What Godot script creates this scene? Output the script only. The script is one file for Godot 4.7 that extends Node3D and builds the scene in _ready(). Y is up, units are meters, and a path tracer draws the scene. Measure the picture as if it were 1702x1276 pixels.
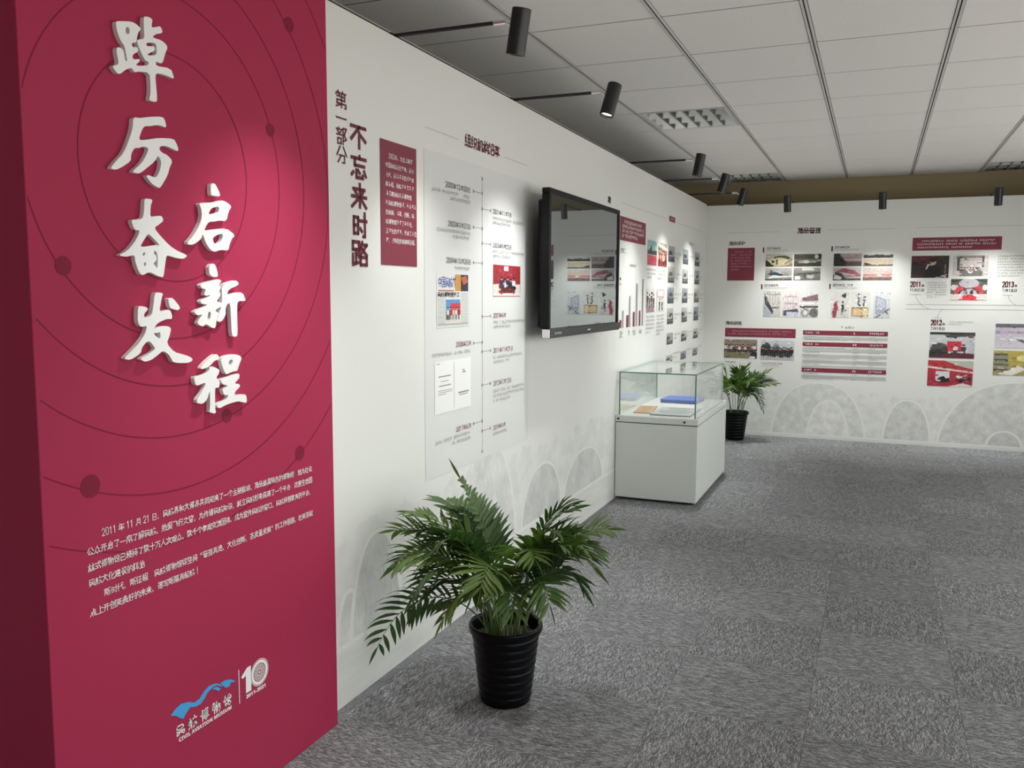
extends Node3D
# A museum exhibition hall: crimson title board, white printed panel walls, wall-top spotlights, a display case, a screen and two potted palms.

# --- measurements, metres -------------------------------------------------
const WALL_TOP := 2.43
const BACK_Z := -9.4
const BACK_TOP := 2.415
const CEIL_Y := 2.68
const BAR_X := 0.165
const BAR_STEP := 0.602
const CROSS_Z := -4.52
const CROSS_STEP := 0.6475
const BOARD_X := 0.055
const BOARD_NEAR := -1.305
const BOARD_FAR := -2.4

# strokes of each printed character on a nine-step grid; a character name followed by four digits places that character in a box
const GLYPHS := {
	"一": "0595",
	"十": "0494 5059",
	"口": "1181881811",
	"日": "2181892921 2585",
	"月": "313619 318189 3383 3686",
	"年": "3014 2292 2585 2527 0797 5259",
	"民": "11818414 111947 1696 54679997",
	"舟": "4122 227279 222719 0595 4344 4747",
	"亢": "4042 0292 3575 353719 75789997",
	"航": "舟0049 亢5099",
	"田": "1181891911 1585 5159",
	"界": "田2084 5407 5497 363829 6669",
	"禾": "7021 0393 5159 5307 5397",
	"和": "禾0059 口5298",
	"文": "4051 0292 7209 2299",
	"博": "2029 0444 4191 6066 4282864642 4484 8091 3797 767969 5758",
	"共": "3036 6066 1282 0696 3719 6789",
	"同": "1119 11919989 3373 3575783835",
	"辶": "1122 04242709 274899",
	"迎": "辶0099 5132 323756 6168 61919686",
	"来": "1282 2334 7364 0595 5059 5509 5599",
	"了": "118154 545938",
	"个": "5004 5094 5359",
	"主": "4051 1383 1686 0999 5359",
	"页": "0191 5123 27238387 544719 6799",
	"题": "日0044 0555 3558 3656 1609 088999 页5097",
	"鱼": "4013 317153 1383871713 1585 5357 0999",
	"羊": "2032 7062 1383 1686 0898 5359",
	"鲜": "鱼0049 羊4099",
	"明": "日0148 月4099",
	"藏": "0191 3032 6062 728998 9469 2393 232609 4464 4448 4868 4666",
	"品": "口1084 口0449 口5499",
	"木": "0393 5059 5309 5399",
	"及": "11715484 8429 312509 3499",
	"极": "木0049 及4099",
	"具": "2080862620 2282 2484 0797 3819 6889",
	"牛": "2003 1292 0595 5059",
	"寺": "2181 5054 0494 0696 747969 3748",
	"特": "牛0049 寺4099",
	"色": "3013 317163 13838616 5356 13199997",
	"的": "2011 日0149 6054 62929989 6576",
	"物": "牛0049 5044 52929889 6247 8259",
	"饣": "4004 228274 444987",
	"宀": "5051 03019193",
	"官": "宀0099 2329 23838525 26868929",
	"馆": "饣0049 官4099",
	"女": "402589 725619 0393",
	"也": "04828676 5056 22299997",
	"她": "女0049 也4099",
	"为": "2132 13838968 504509 5667",
	"礻": "4051 127206 4449 5587",
	"土": "1383 5059 0999",
	"社": "礻0049 土4099",
	"会": "5004 5094 3464 1686 462888 6799",
	"公": "3005 6095 441888 6689",
	"人": "504409 4399",
	"众": "人2074 人0449 人5499",
	"开": "1181 0494 313519 6169",
	"启": "4050 22828424 222609 口2599",
	"扇": "4050 11919313 111609 355559 759599 3647 7687",
	"角": "3013 216153 138389 131709 1585 1787 5359",
	"解": "角0049 50909484 7054 牛4499",
	"扌": "1383 505938 1785",
	"丸": "13737898 403509 3556",
	"灬": "1709 3749 6779 8799",
	"热": "扌0046 丸4096 灬0099",
	"爱": "8011 1223 4243 8272 05049495 2686 4509 377729 4799",
	"飞": "0171769997 9274 7495",
	"行": "4003 4306 2529 5191 4494 747969",
	"之": "4051 128227 2709 2699",
	"窗": "宀0099 3214 6284 2575792925 3658 6638",
	"亻": "6015 4349",
	"专": "1282 0494 40367658 4869",
	"传": "亻0039 专3099",
	"番": "7021 2132 8172 0393 5155 5306 5396 田1589",
	"播": "扌0039 番3099",
	"矢": "3013 2282 0595 525509 5599",
	"知": "矢0059 口5298",
	"讠": "4062 14545987",
	"只": "1181851511 3619 6689",
	"识": "讠0049 只4099",
	"树": "木0039 326238 3468 6393 808979 6576",
	"立": "4051 1292 3447 7468 0999",
	"形": "开0059 9062 9365 9659",
	"象": "4012 317162 1282841412 5407 455949 5517 8566 6699",
	"搭": "扌0039 3191 5052 7072 6336 6396 5676 口4699",
	"建": "0131143409 163899 41818444 3292 4585 3696 6068",
	"平": "1181 2334 7363 0595 5159",
	"台": "502483 7295 口1589",
	"这": "辶0099 文3097",
	"座": "5051 1191 111609 3225 3345 7265 7395 3686 5259 2999",
	"生": "2004 1292 1585 0999 5059",
	"态": "0292 504305 4295 4455 1708 36397978 4657 8698",
	"园": "0090990900 2272 1484 343628 646787",
	"林": "木0049 木5099",
	"式": "0292 1555 3558 0858 60769997 8091",
	"已": "11818515 14199997",
	"接": "扌0039 6061 4191 5253 8273 3494 645799 8549 3696",
	"彳": "6013 7316 4549",
	"待": "彳0039 寺3099",
	"攵": "6054 6292 8249 6499",
	"数": "0252 2004 0011 4031 241749 4509 0656 攵0099",
	"万": "0191 414509 44848968",
	"次": "0122 0836 5034 429284 635629 6599",
	"观": "024209 1448 519196 5156 736749 767999",
	"千": "7022 0494 5159",
	"参": "402272 6182 0393 5206 5396 5536 6638 7729",
	"交": "4051 0292 3315 6385 7509 2599",
	"氵": "2052 1343 1957",
	"流": "氵0039 6061 3292 624484 7394 4539 6569 858999",
	"团": "0090990900 2373 626858 6327",
	"本": "0292 5059 5207 5297 3777",
	"体": "亻0039 本3099",
	"成": "1292 121609 15454838 50669997 8459 7081",
	"宣": "宀0099 1383 2575782825 2676 0999",
	"科": "禾0059 6172 6374 5696 8089",
	"普": "2031 7061 1191 3134 6164 1223 8273 0494 2585892925 2787",
	"教": "0141 2004 0353 5108 154536 363929 0757 攵0099",
	"育": "4051 0292 422474 6385 258589 2529 2787",
	"化": "亻0049 9256 50599997",
	"设": "讠0049 5044 50808494 458539 5699",
	"阝": "1019 1060346638",
	"车": "1181 502585 0797 5359",
	"阵": "阝0049 车4099",
	"地": "土0059 也3099",
	"斤": "9061 616559 6494 8489",
	"新": "2021 0151 1223 4233 0353 0555 2359 2508 3648 斤0099",
	"时": "日0148 4393 808979 5667",
	"代": "亻0039 3493 60769997 8091",
	"正": "1181 5159 5585 2529 0999",
	"征": "彳0039 正3099",
	"程": "禾0049 5090935350 4595 5797 4999 7579",
	"将": "2029 0113 0624 6043 519164 3696 747969 4758",
	"坚": "1014 3015 418145 5295 2686 5459 0999",
	"持": "扌0039 寺3099",
	"⺮": "2002 1141 2132 6052 6191 7182",
	"管": "⺮0099 05049495 2529 2585 8587 8727 2888 8889 8929",
	"王": "1181 1585 0999 5159",
	"里": "1181851511 1383 5159 1787 0999",
	"理": "王0049 里4099",
	"再": "1181 2329 23838979 5157 2585 0797",
	"告": "3013 2282 0494 5054 口1599",
	"造": "辶0099 告3097",
	"创": "3004 3063 24545646 24296968 7176 909989",
	"高": "5051 0191 3262643432 1915959989 3767693937",
	"质": "8021 212609 2292 5154 37348487 555729 6799",
	"量": "2070732320 2171 0494 2575772725 2676 4549 1878 0999",
	"发": "211493 504409 458539 4699 7082",
	"展": "11818313 111609 3585 4346 6366 2696 363958 5699",
	"工": "1181 5158 0898",
	"作": "亻0039 5034 4292 6269 6494 6696",
	"心": "1708 36397978 4657 8698",
	"思": "1080851510 1383 5055 心0099",
	"路": "0040430300 2328 2545 0508 0948 6044 619146 5295 5696995956",
	"在": "0292 403307 2429 4585 6369 3999",
	"更": "0191 1383861613 1585 515609 2699",
	"起": "0242 2005 0454 2448 2646 1508 188999 51919454 545797",
	"点": "5054 5282 2484862624 灬0099",
	"上": "5059 5393 0999",
	"美": "3041 6051 1282 1484 5056 0595 0797 564809 5799",
	"子": "118154 545939 0595",
	"好": "女0049 子4099",
	"未": "1282 0494 5059 5409 5499",
	"谱": "讠0039 普3099",
	"写": "03019193 3235858969 3373 0767",
	"篇": "⺮0099 13838515 131709 39369699 5659 7679 3898",
	"！": "5056 5859",
	"，": "172819",
	"、": "1729",
	"。": "1727281817",
	"“": "6153 8173",
	"”": "2113 4133",
	"第": "⺮0099 138385 1585 1517 17979989 5359 5709",
	"部": "2021 0151 1223 4233 0454 1646491916 6069 6090749677",
	"分": "3005 6095 25757959 4519",
	"不": "0191 5106 5359 6496",
	"忘": "5051 0191 2124 2484 心0099",
	"纟": "4013431656 0958",
	"组": "纟0049 508089 5059 5383 5686 3999",
	"织": "纟0049 只4099",
	"机": "木0049 515649 5181899997",
	"构": "木0049 6044 62929989 745787",
	"沿": "氵0039 5044 50808494 4595994945",
	"革": "0191 3032 6062 2373762623 5259 0797",
	"保": "亻0039 4090934340 3595 6369 6639 6699",
	"护": "扌0039 6061 42929545 424639",
	"研": "0141 2106 1545491915 开4099",
	"究": "宀0099 3214 6284 1585 444609 1676799998",
	"全": "5004 5094 2474 2777 0999 5459",
	"中": "1282861612 5059",
	"国": "0090990900 2272 2474 2777 5257 6576",
	"从": "人0049 人4099",
	"小": "505939 2306 6396",
	"大": "0393 504409 5499",
	"无": "1181 0494 414609 54599998",
	"有": "0292 403307 3439 34848979 3585 3787",
	"0": "307092977939171230",
	"1": "225059",
	"2": "12307092941999",
	"3": "114081835496884918",
	"4": "600696 7079",
	"5": "80201463967918",
	"6": "7031152979966416",
	"7": "109049",
	"8": "5081832518599885232150",
	"9": "9445133070938739",
}


# outlines of the raised brush characters on the title board, millimetres along and up the board
const BRUSH_CHARACTERS := [
	{"solid": [[1547, 2091, 1557, 2095, 1592, 2104, 1606, 2103, 1623, 2096, 1613, 2085, 1609, 2074, 1606, 2060, 1594, 2057, 1592, 2051, 1595, 2047, 1610, 2050, 1610, 2040, 1595, 2031, 1592, 2023, 1596, 2019, 1614, 2025, 1615, 2020, 1603, 2010, 1605, 2007, 1641, 2016, 1641, 2026, 1634, 2024, 1626, 2032, 1616, 2046, 1608, 2062, 1611, 2068, 1631, 2075, 1631, 2094, 1631, 2124, 1637, 2128, 1649, 2130, 1659, 2127, 1656, 2116, 1655, 2108, 1669, 2112, 1681, 2118, 1686, 2115, 1690, 2107, 1685, 2102, 1670, 2097, 1658, 2088, 1660, 2085, 1682, 2086, 1697, 2082, 1705, 2074, 1696, 2058, 1688, 2036, 1681, 2030, 1672, 2031, 1664, 2031, 1665, 2021, 1713, 2026, 1722, 2008, 1720, 2003, 1707, 2005, 1687, 2006, 1664, 2004, 1661, 1991, 1664, 1956, 1664, 1941, 1661, 1935, 1642, 1934, 1639, 1937, 1644, 1952, 1645, 1973, 1643, 2000, 1608, 1995, 1599, 1990, 1591, 1995, 1589, 1999, 1570, 1990, 1555, 1977, 1546, 1976, 1533, 1987, 1536, 1991, 1549, 1997, 1551, 2003, 1545, 2031, 1554, 2037, 1567, 2033, 1569, 2018, 1571, 2010, 1576, 2011, 1576, 2016, 1570, 2045, 1562, 2049, 1551, 2067]],
	"holes": [[1580, 2089, 1588, 2086, 1586, 2075, 1579, 2072, 1575, 2076, 1576, 2084], [1636, 2064, 1640, 2069, 1662, 2074, 1669, 2070, 1668, 2049, 1660, 2044, 1638, 2039, 1642, 2044, 1662, 2055, 1663, 2063, 1657, 2065, 1639, 2060]]},
	{"solid": [[1588, 1886, 1609, 1888, 1642, 1897, 1680, 1904, 1688, 1896, 1691, 1881, 1684, 1880, 1670, 1882, 1654, 1879, 1639, 1874, 1622, 1872, 1613, 1862, 1601, 1836, 1621, 1839, 1665, 1851, 1714, 1857, 1723, 1847, 1729, 1835, 1727, 1828, 1712, 1831, 1692, 1835, 1677, 1834, 1667, 1830, 1666, 1823, 1674, 1817, 1691, 1814, 1708, 1802, 1697, 1784, 1690, 1765, 1664, 1731, 1657, 1731, 1637, 1738, 1620, 1754, 1627, 1758, 1650, 1753, 1661, 1767, 1668, 1782, 1670, 1796, 1661, 1809, 1650, 1793, 1620, 1771, 1601, 1758, 1591, 1757, 1576, 1758, 1608, 1783, 1625, 1806, 1632, 1822, 1614, 1823, 1600, 1816, 1591, 1817, 1581, 1807, 1576, 1795, 1575, 1783, 1547, 1765, 1530, 1757, 1514, 1758, 1531, 1777, 1556, 1800, 1577, 1841, 1585, 1863]],
	"holes": []},
	{"solid": [[1612, 1699, 1620, 1701, 1635, 1701, 1637, 1696, 1631, 1686, 1628, 1657, 1642, 1661, 1663, 1664, 1668, 1660, 1670, 1652, 1657, 1643, 1639, 1633, 1658, 1615, 1687, 1593, 1713, 1581, 1739, 1574, 1747, 1570, 1735, 1562, 1715, 1562, 1682, 1568, 1676, 1567, 1670, 1543, 1664, 1515, 1657, 1514, 1635, 1520, 1627, 1524, 1613, 1524, 1600, 1518, 1591, 1519, 1581, 1535, 1576, 1552, 1575, 1565, 1548, 1559, 1527, 1562, 1553, 1573, 1575, 1593, 1589, 1612, 1594, 1624, 1578, 1624, 1569, 1645, 1578, 1648, 1604, 1651, 1610, 1672]],
	"holes": [[1620, 1618, 1631, 1611, 1657, 1591, 1643, 1592, 1592, 1583, 1604, 1600], [1601, 1571, 1609, 1573, 1606, 1565, 1600, 1564], [1603, 1548, 1610, 1549, 1608, 1539, 1603, 1539], [1637, 1579, 1645, 1575, 1648, 1560, 1645, 1534, 1640, 1540, 1632, 1547, 1643, 1554, 1642, 1568, 1636, 1568]]},
	{"solid": [[1633, 1475, 1646, 1477, 1661, 1474, 1656, 1466, 1645, 1427, 1668, 1433, 1681, 1434, 1688, 1420, 1687, 1410, 1671, 1411, 1648, 1405, 1634, 1398, 1625, 1386, 1637, 1392, 1658, 1394, 1676, 1392, 1683, 1386, 1677, 1369, 1666, 1350, 1691, 1327, 1718, 1320, 1744, 1312, 1755, 1304, 1745, 1297, 1717, 1297, 1686, 1301, 1678, 1314, 1672, 1322, 1654, 1333, 1634, 1322, 1614, 1312, 1594, 1309, 1578, 1317, 1603, 1325, 1623, 1335, 1629, 1340, 1612, 1358, 1603, 1358, 1587, 1345, 1582, 1330, 1549, 1316, 1530, 1321, 1549, 1334, 1574, 1352, 1596, 1374, 1606, 1396, 1591, 1394, 1584, 1395, 1576, 1406, 1579, 1442, 1588, 1444, 1605, 1441, 1611, 1436, 1598, 1426, 1596, 1414, 1620, 1420, 1627, 1440], [1676, 1460, 1681, 1463, 1692, 1463, 1717, 1439, 1710, 1432, 1696, 1434, 1682, 1438]],
	"holes": [[1624, 1380, 1633, 1376, 1647, 1380, 1646, 1362, 1632, 1369]]},
	{"solid": [[1794, 1707, 1820, 1711, 1850, 1714, 1878, 1723, 1897, 1721, 1920, 1711, 1906, 1695, 1897, 1669, 1871, 1669, 1855, 1665, 1829, 1662, 1819, 1651, 1810, 1637, 1844, 1643, 1896, 1650, 1930, 1634, 1916, 1623, 1906, 1606, 1902, 1591, 1870, 1591, 1847, 1584, 1830, 1591, 1815, 1607, 1805, 1631, 1800, 1616, 1768, 1598, 1744, 1600, 1771, 1622, 1795, 1652, 1805, 1676, 1803, 1695], [1840, 1761, 1855, 1765, 1863, 1757, 1875, 1740, 1874, 1732, 1853, 1732, 1840, 1732]],
	"holes": [[1829, 1680, 1833, 1690, 1842, 1699, 1866, 1706, 1871, 1701, 1866, 1689, 1846, 1684], [1841, 1621, 1862, 1631, 1879, 1635, 1882, 1628, 1873, 1612, 1859, 1606, 1846, 1606]]},
	{"solid": [[1788, 1498, 1825, 1507, 1858, 1513, 1872, 1509, 1860, 1498, 1867, 1491, 1859, 1479, 1867, 1471, 1848, 1453, 1868, 1450, 1870, 1440, 1847, 1433, 1844, 1428, 1857, 1421, 1849, 1412, 1842, 1382, 1830, 1383, 1806, 1395, 1795, 1387, 1774, 1396, 1784, 1410, 1797, 1420, 1777, 1417, 1765, 1426, 1769, 1430, 1820, 1446, 1796, 1446, 1786, 1456, 1819, 1466, 1829, 1471, 1809, 1468, 1803, 1472, 1811, 1487, 1796, 1487], [1872, 1498, 1904, 1507, 1929, 1511, 1940, 1503, 1935, 1497, 1896, 1485, 1891, 1469, 1922, 1477, 1954, 1478, 1966, 1457, 1962, 1454, 1933, 1454, 1929, 1432, 1929, 1361, 1922, 1355, 1905, 1359, 1904, 1407, 1902, 1450, 1889, 1445, 1883, 1433, 1884, 1418, 1869, 1401, 1856, 1398, 1847, 1403, 1854, 1414, 1862, 1429, 1871, 1451], [1824, 1541, 1830, 1550, 1841, 1554, 1850, 1549, 1858, 1526, 1855, 1518, 1838, 1519, 1826, 1525]],
	"holes": [[1818, 1427, 1827, 1426, 1823, 1406, 1813, 1405, 1813, 1413]]},
	{"solid": [[1756, 1259, 1773, 1259, 1802, 1264, 1813, 1270, 1816, 1281, 1829, 1280, 1854, 1269, 1850, 1260, 1838, 1249, 1853, 1236, 1848, 1220, 1834, 1224, 1832, 1205, 1831, 1165, 1834, 1158, 1831, 1152, 1807, 1160, 1812, 1166, 1814, 1219, 1806, 1201, 1797, 1190, 1782, 1184, 1758, 1191, 1788, 1221, 1802, 1241, 1768, 1234, 1760, 1239], [1779, 1278, 1797, 1292, 1824, 1307, 1843, 1314, 1855, 1302, 1847, 1297, 1834, 1295, 1823, 1287, 1810, 1280, 1792, 1276], [1858, 1299, 1883, 1307, 1915, 1308, 1935, 1303, 1943, 1295, 1934, 1281, 1927, 1269, 1924, 1261, 1901, 1260, 1883, 1255, 1876, 1257, 1865, 1274], [1854, 1244, 1880, 1248, 1922, 1254, 1932, 1251, 1930, 1239, 1909, 1227, 1932, 1223, 1932, 1215, 1910, 1203, 1912, 1193, 1947, 1193, 1957, 1190, 1960, 1175, 1957, 1167, 1942, 1171, 1923, 1176, 1895, 1174, 1872, 1171, 1845, 1164, 1836, 1177, 1878, 1187, 1885, 1199, 1869, 1198, 1860, 1216, 1879, 1221, 1884, 1224, 1862, 1229]],
	"holes": [[1898, 1294, 1906, 1293, 1905, 1285, 1897, 1278, 1890, 1280, 1890, 1289]]}]


var M := {}
var rng := RandomNumberGenerator.new()
var glyph_cache := {}
var taken := {}


# --- small helpers ----------------------------------------------------------
func mat(color: Color, rough := 0.6, metal := 0.0, spec := 0.5) -> StandardMaterial3D:
	var m := StandardMaterial3D.new()
	m.albedo_color = color
	m.roughness = rough
	m.metallic = metal
	m.metallic_specular = spec
	return m


func lin(r: float, g: float, b: float) -> Color:
	return Color(r, g, b).linear_to_srgb()


func numbered(called: String) -> String:
	if not taken.has(called):
		taken[called] = 0
		return called
	taken[called] += 1
	return "%s_%03d" % [called, taken[called]]


func thing(called: String, label: String, category: String, at := Vector3.ZERO, group := "") -> Node3D:
	var o := Node3D.new()
	o.name = numbered(called)
	add_child(o)
	o.position = at
	o.set_meta("label", label)
	o.set_meta("category", category)
	if group:
		o.set_meta("group", group)
	return o


func setting(called: String, label: String) -> Node3D:
	var o := Node3D.new()
	o.name = called
	add_child(o)
	o.set_meta("label", label)
	o.set_meta("kind", "structure")
	return o


func mb() -> SurfaceTool:
	var st := SurfaceTool.new()
	st.begin(Mesh.PRIMITIVE_TRIANGLES)
	return st


func part(called: String, st: SurfaceTool, m: Material, parent: Node3D, label := "") -> MeshInstance3D:
	return put(called, st.commit(), m, parent, label)


func put(called: String, mesh: Mesh, m: Material, parent: Node3D, label := "") -> MeshInstance3D:
	var o := MeshInstance3D.new()
	o.name = called
	o.mesh = mesh
	o.material_override = m
	parent.add_child(o, true)
	if label:
		o.set_meta("label", label)
	return o


# a flat face; turned so that it looks along n
func face(st: SurfaceTool, p: Array, n: Vector3, uv := []) -> void:
	var g: Vector3 = (p[2] - p[0]).cross(p[1] - p[0])
	var flip := g.dot(n) < 0.0
	var nn := n.normalized()
	for i in range(1, p.size() - 1):
		var t := [0, i, i + 1]
		if flip:
			t = [0, i + 1, i]
		for k in t:
			st.set_normal(nn)
			if uv.size():
				st.set_uv(uv[k])
			else:
				st.set_uv(Vector2(p[k].x + p[k].z, p[k].y))
			st.add_vertex(p[k])


# a box between two corners, its edges chamfered by c
func bx(st: SurfaceTool, a: Vector3, b: Vector3, c := 0.0) -> void:
	var lo := Vector3(minf(a.x, b.x), minf(a.y, b.y), minf(a.z, b.z))
	var hi := Vector3(maxf(a.x, b.x), maxf(a.y, b.y), maxf(a.z, b.z))
	var mid := (lo + hi) / 2.0
	var h := (hi - lo) / 2.0
	for ax in 3:
		var u := (ax + 1) % 3
		var w := (ax + 2) % 3
		for s in [-1.0, 1.0]:
			var n := Vector3.ZERO
			n[ax] = s
			var q := []
			for k in [[-1, -1], [1, -1], [1, 1], [-1, 1]]:
				var v := mid
				v[ax] += s * h[ax]
				v[u] += k[0] * (h[u] - c)
				v[w] += k[1] * (h[w] - c)
				q.append(v)
			face(st, q, n)
		if c > 0.0:
			for s in [-1.0, 1.0]:
				for t in [-1.0, 1.0]:
					var p0 := mid
					p0[u] += s * h[u]
					p0[w] += t * (h[w] - c)
					var p1 := mid
					p1[u] += s * (h[u] - c)
					p1[w] += t * h[w]
					var d := Vector3.ZERO
					d[ax] = h[ax] - c
					var n := Vector3.ZERO
					n[u] = s
					n[w] = t
					face(st, [p0 - d, p0 + d, p1 + d, p1 - d], n)
	if c > 0.0:
		for sx in [-1.0, 1.0]:
			for sy in [-1.0, 1.0]:
				for sz in [-1.0, 1.0]:
					var s3 := Vector3(sx, sy, sz)
					face(st, [mid + s3 * Vector3(h.x, h.y - c, h.z - c), mid + s3 * Vector3(h.x - c, h.y, h.z - c), mid + s3 * Vector3(h.x - c, h.y - c, h.z)], s3)


# four corners, each with its own normal
func smooth4(st: SurfaceTool, q: Array) -> void:
	var g: Vector3 = (q[2][0] - q[0][0]).cross(q[1][0] - q[0][0]) + (q[3][0] - q[0][0]).cross(q[2][0] - q[0][0])
	var n: Vector3 = q[0][1] + q[1][1] + q[2][1] + q[3][1]
	for j in ([0, 1, 2, 0, 2, 3] if g.dot(n) >= 0.0 else [0, 2, 1, 0, 3, 2]):
		st.set_normal(q[j][1])
		st.set_uv(Vector2(q[j][0].x, q[j][0].z))
		st.add_vertex(q[j][0])


# profile points (radius, height) spun about y, then placed by t; smooth along each profile run
func lathe(st: SurfaceTool, prof: Array, seg := 32, t := Transform3D()) -> void:
	var nr := []
	for i in prof.size():
		var a: Vector2 = prof[maxi(i - 1, 0)]
		var b: Vector2 = prof[mini(i + 1, prof.size() - 1)]
		var d := (b - a)
		nr.append(Vector2(d.y, -d.x).normalized())
	for i in prof.size() - 1:
		for k in seg:
			var a0 := TAU * k / seg
			var a1 := TAU * (k + 1) / seg
			var q := []
			for e in [[i, a0], [i, a1], [i + 1, a1], [i + 1, a0]]:
				var r: Vector2 = prof[e[0]]
				var n: Vector2 = nr[e[0]]
				q.append([t * Vector3(cos(e[1]) * r.x, r.y, sin(e[1]) * r.x), (t.basis * Vector3(cos(e[1]) * n.x, n.y, sin(e[1]) * n.x)).normalized()])
			smooth4(st, q)


# a round bar along a path
func tube(st: SurfaceTool, pts: Array, r0: float, r1: float, seg := 8, caps := true) -> void:
	var rings := []
	var up := Vector3(0.31, 0.8, 0.51).normalized()
	for i in pts.size():
		var d: Vector3 = (pts[mini(i + 1, pts.size() - 1)] - pts[maxi(i - 1, 0)]).normalized()
		var s := d.cross(up).normalized()
		var w := s.cross(d).normalized()
		var r := lerpf(r0, r1, float(i) / maxf(1.0, pts.size() - 1.0))
		var ring := []
		for k in seg:
			var n := s * cos(TAU * k / seg) + w * sin(TAU * k / seg)
			ring.append([pts[i] + n * r, n])
		rings.append(ring)
	for i in pts.size() - 1:
		for k in seg:
			var q := [rings[i][k], rings[i][(k + 1) % seg], rings[i + 1][(k + 1) % seg], rings[i + 1][k]]
			smooth4(st, q)
	if caps:
		for e in [0, pts.size() - 1]:
			var ring := []
			for k in seg:
				ring.append(rings[e][k][0])
			face(st, ring, (pts[e] - pts[1 if e == 0 else e - 1]))


# --- flat print on a wall sheet: x runs right, y up, z out of the wall ------
func sheet(st: SurfaceTool, x0: float, y0: float, x1: float, y1: float, d: float) -> void:
	face(st, [Vector3(x0, y1, d), Vector3(x1, y1, d), Vector3(x1, y0, d), Vector3(x0, y0, d)], Vector3(0, 0, 1), [Vector2(0, 0), Vector2(1, 0), Vector2(1, 1), Vector2(0, 1)])


func flat(st: SurfaceTool, pts: PackedVector2Array, d: float) -> void:
	var idx := Geometry2D.triangulate_polygon(pts)
	for i in range(0, idx.size(), 3):
		var t := []
		for k in 3:
			t.append(Vector3(pts[idx[i + k]].x, pts[idx[i + k]].y, d))
		face(st, t, Vector3(0, 0, 1))


func ring(st: SurfaceTool, c: Vector2, r0: float, r1: float, d: float, seg := 96, box := Rect2(-99, -99, 198, 198)) -> void:
	for k in seg:
		var a := Vector2.from_angle(TAU * k / seg)
		var b := Vector2.from_angle(TAU * (k + 1) / seg)
		var q := [c + a * r1, c + b * r1, c + b * r0, c + a * r0]
		if box.has_point(q[0]) and box.has_point(q[1]):
			face(st, [Vector3(q[0].x, q[0].y, d), Vector3(q[1].x, q[1].y, d), Vector3(q[2].x, q[2].y, d), Vector3(q[3].x, q[3].y, d)], Vector3(0, 0, 1))


# the stretches of a circle that lie inside a box, as pairs of angles
func arcs_inside(c: Vector2, r: float, box: Rect2) -> Array:
	var out := []
	var start := 0
	while start < 360 and box.has_point(c + Vector2.from_angle(deg_to_rad(start)) * r):
		start += 1
	if start == 360:
		return [[0.0, TAU]]
	var from := -1
	for k in 361:
		var inside := box.has_point(c + Vector2.from_angle(deg_to_rad(start + k)) * r)
		if inside and from < 0:
			from = start + k
		elif not inside and from >= 0:
			if start + k - 1 > from:
				out.append([deg_to_rad(from), deg_to_rad(start + k - 1)])
			from = -1
	return out


func ring_arc(st: SurfaceTool, c: Vector2, r0: float, r1: float, d: float, a0: float, a1: float) -> void:
	var n := maxi(2, int((a1 - a0) / 0.04))
	for k in n:
		var a := Vector2.from_angle(lerpf(a0, a1, float(k) / n))
		var b := Vector2.from_angle(lerpf(a0, a1, float(k + 1) / n))
		var q := [c + a * r1, c + b * r1, c + b * r0, c + a * r0]
		face(st, [Vector3(q[0].x, q[0].y, d), Vector3(q[1].x, q[1].y, d), Vector3(q[2].x, q[2].y, d), Vector3(q[3].x, q[3].y, d)], Vector3(0, 0, 1))


func stroke(st: SurfaceTool, a: Vector2, b: Vector2, w: float, d: float) -> void:
	var t := (b - a).normalized() * w * 0.5
	if a.is_equal_approx(b):
		t = Vector2(w * 0.5, 0)
	var n := Vector2(-t.y, t.x)
	var q := [a - t + n, b + t + n, b + t - n, a - t - n]
	face(st, [Vector3(q[0].x, q[0].y, d), Vector3(q[1].x, q[1].y, d), Vector3(q[2].x, q[2].y, d), Vector3(q[3].x, q[3].y, d)], Vector3(0, 0, 1))


# the strokes of one character in a unit square, y down
func strokes_of(ch: String) -> Array:
	if glyph_cache.has(ch):
		return glyph_cache[ch]
	var out := []
	for token in GLYPHS[ch].split(" ", false):
		if token[0].is_valid_int():
			var line := PackedVector2Array()
			for i in range(0, token.length(), 2):
				line.append(Vector2(token[i].to_int(), token[i + 1].to_int()) / 9.0)
			out.append(line)
		else:
			var a := Vector2(token[1].to_int(), token[2].to_int()) / 9.0
			var b := Vector2(token[3].to_int(), token[4].to_int()) / 9.0
			for s in strokes_of(token[0]):
				var line := PackedVector2Array()
				for p in s:
					line.append(a + p * (b - a))
				out.append(line)
	glyph_cache[ch] = out
	return out


func units(s: String) -> float:
	var n := 0.0
	for ch in s:
		n += 0.3 if ch == " " else (0.58 if ch.is_valid_int() else 1.0)
	return n


# one character in the box (x, y) lower left, w by h
func glyph(st: SurfaceTool, ch: String, x: float, y: float, w: float, h: float, weight: float, d: float) -> void:
	if not GLYPHS.has(ch):
		mark(st, x, y, w, h, weight, d)
		return
	for s in strokes_of(ch):
		for i in s.size() - 1:
			stroke(st, Vector2(x + s[i].x * w, y + (1.0 - s[i].y) * h), Vector2(x + s[i + 1].x * w, y + (1.0 - s[i + 1].y) * h), weight, d)


# print too small to read
func mark(st: SurfaceTool, x: float, y: float, w: float, h: float, weight: float, d: float) -> void:
	for k in 4:
		var a := Vector2(x + rng.randf() * w * 0.6, y + (rng.randf() * 0.9 + 0.05) * h)
		if k % 2 == 0:
			stroke(st, a, Vector2(minf(a.x + w * rng.randf_range(0.4, 0.9), x + w), a.y), weight, d)
		else:
			stroke(st, Vector2(a.x + w * 0.2, y + h), Vector2(a.x + w * 0.2, y + h * rng.randf() * 0.5), weight, d)


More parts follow.
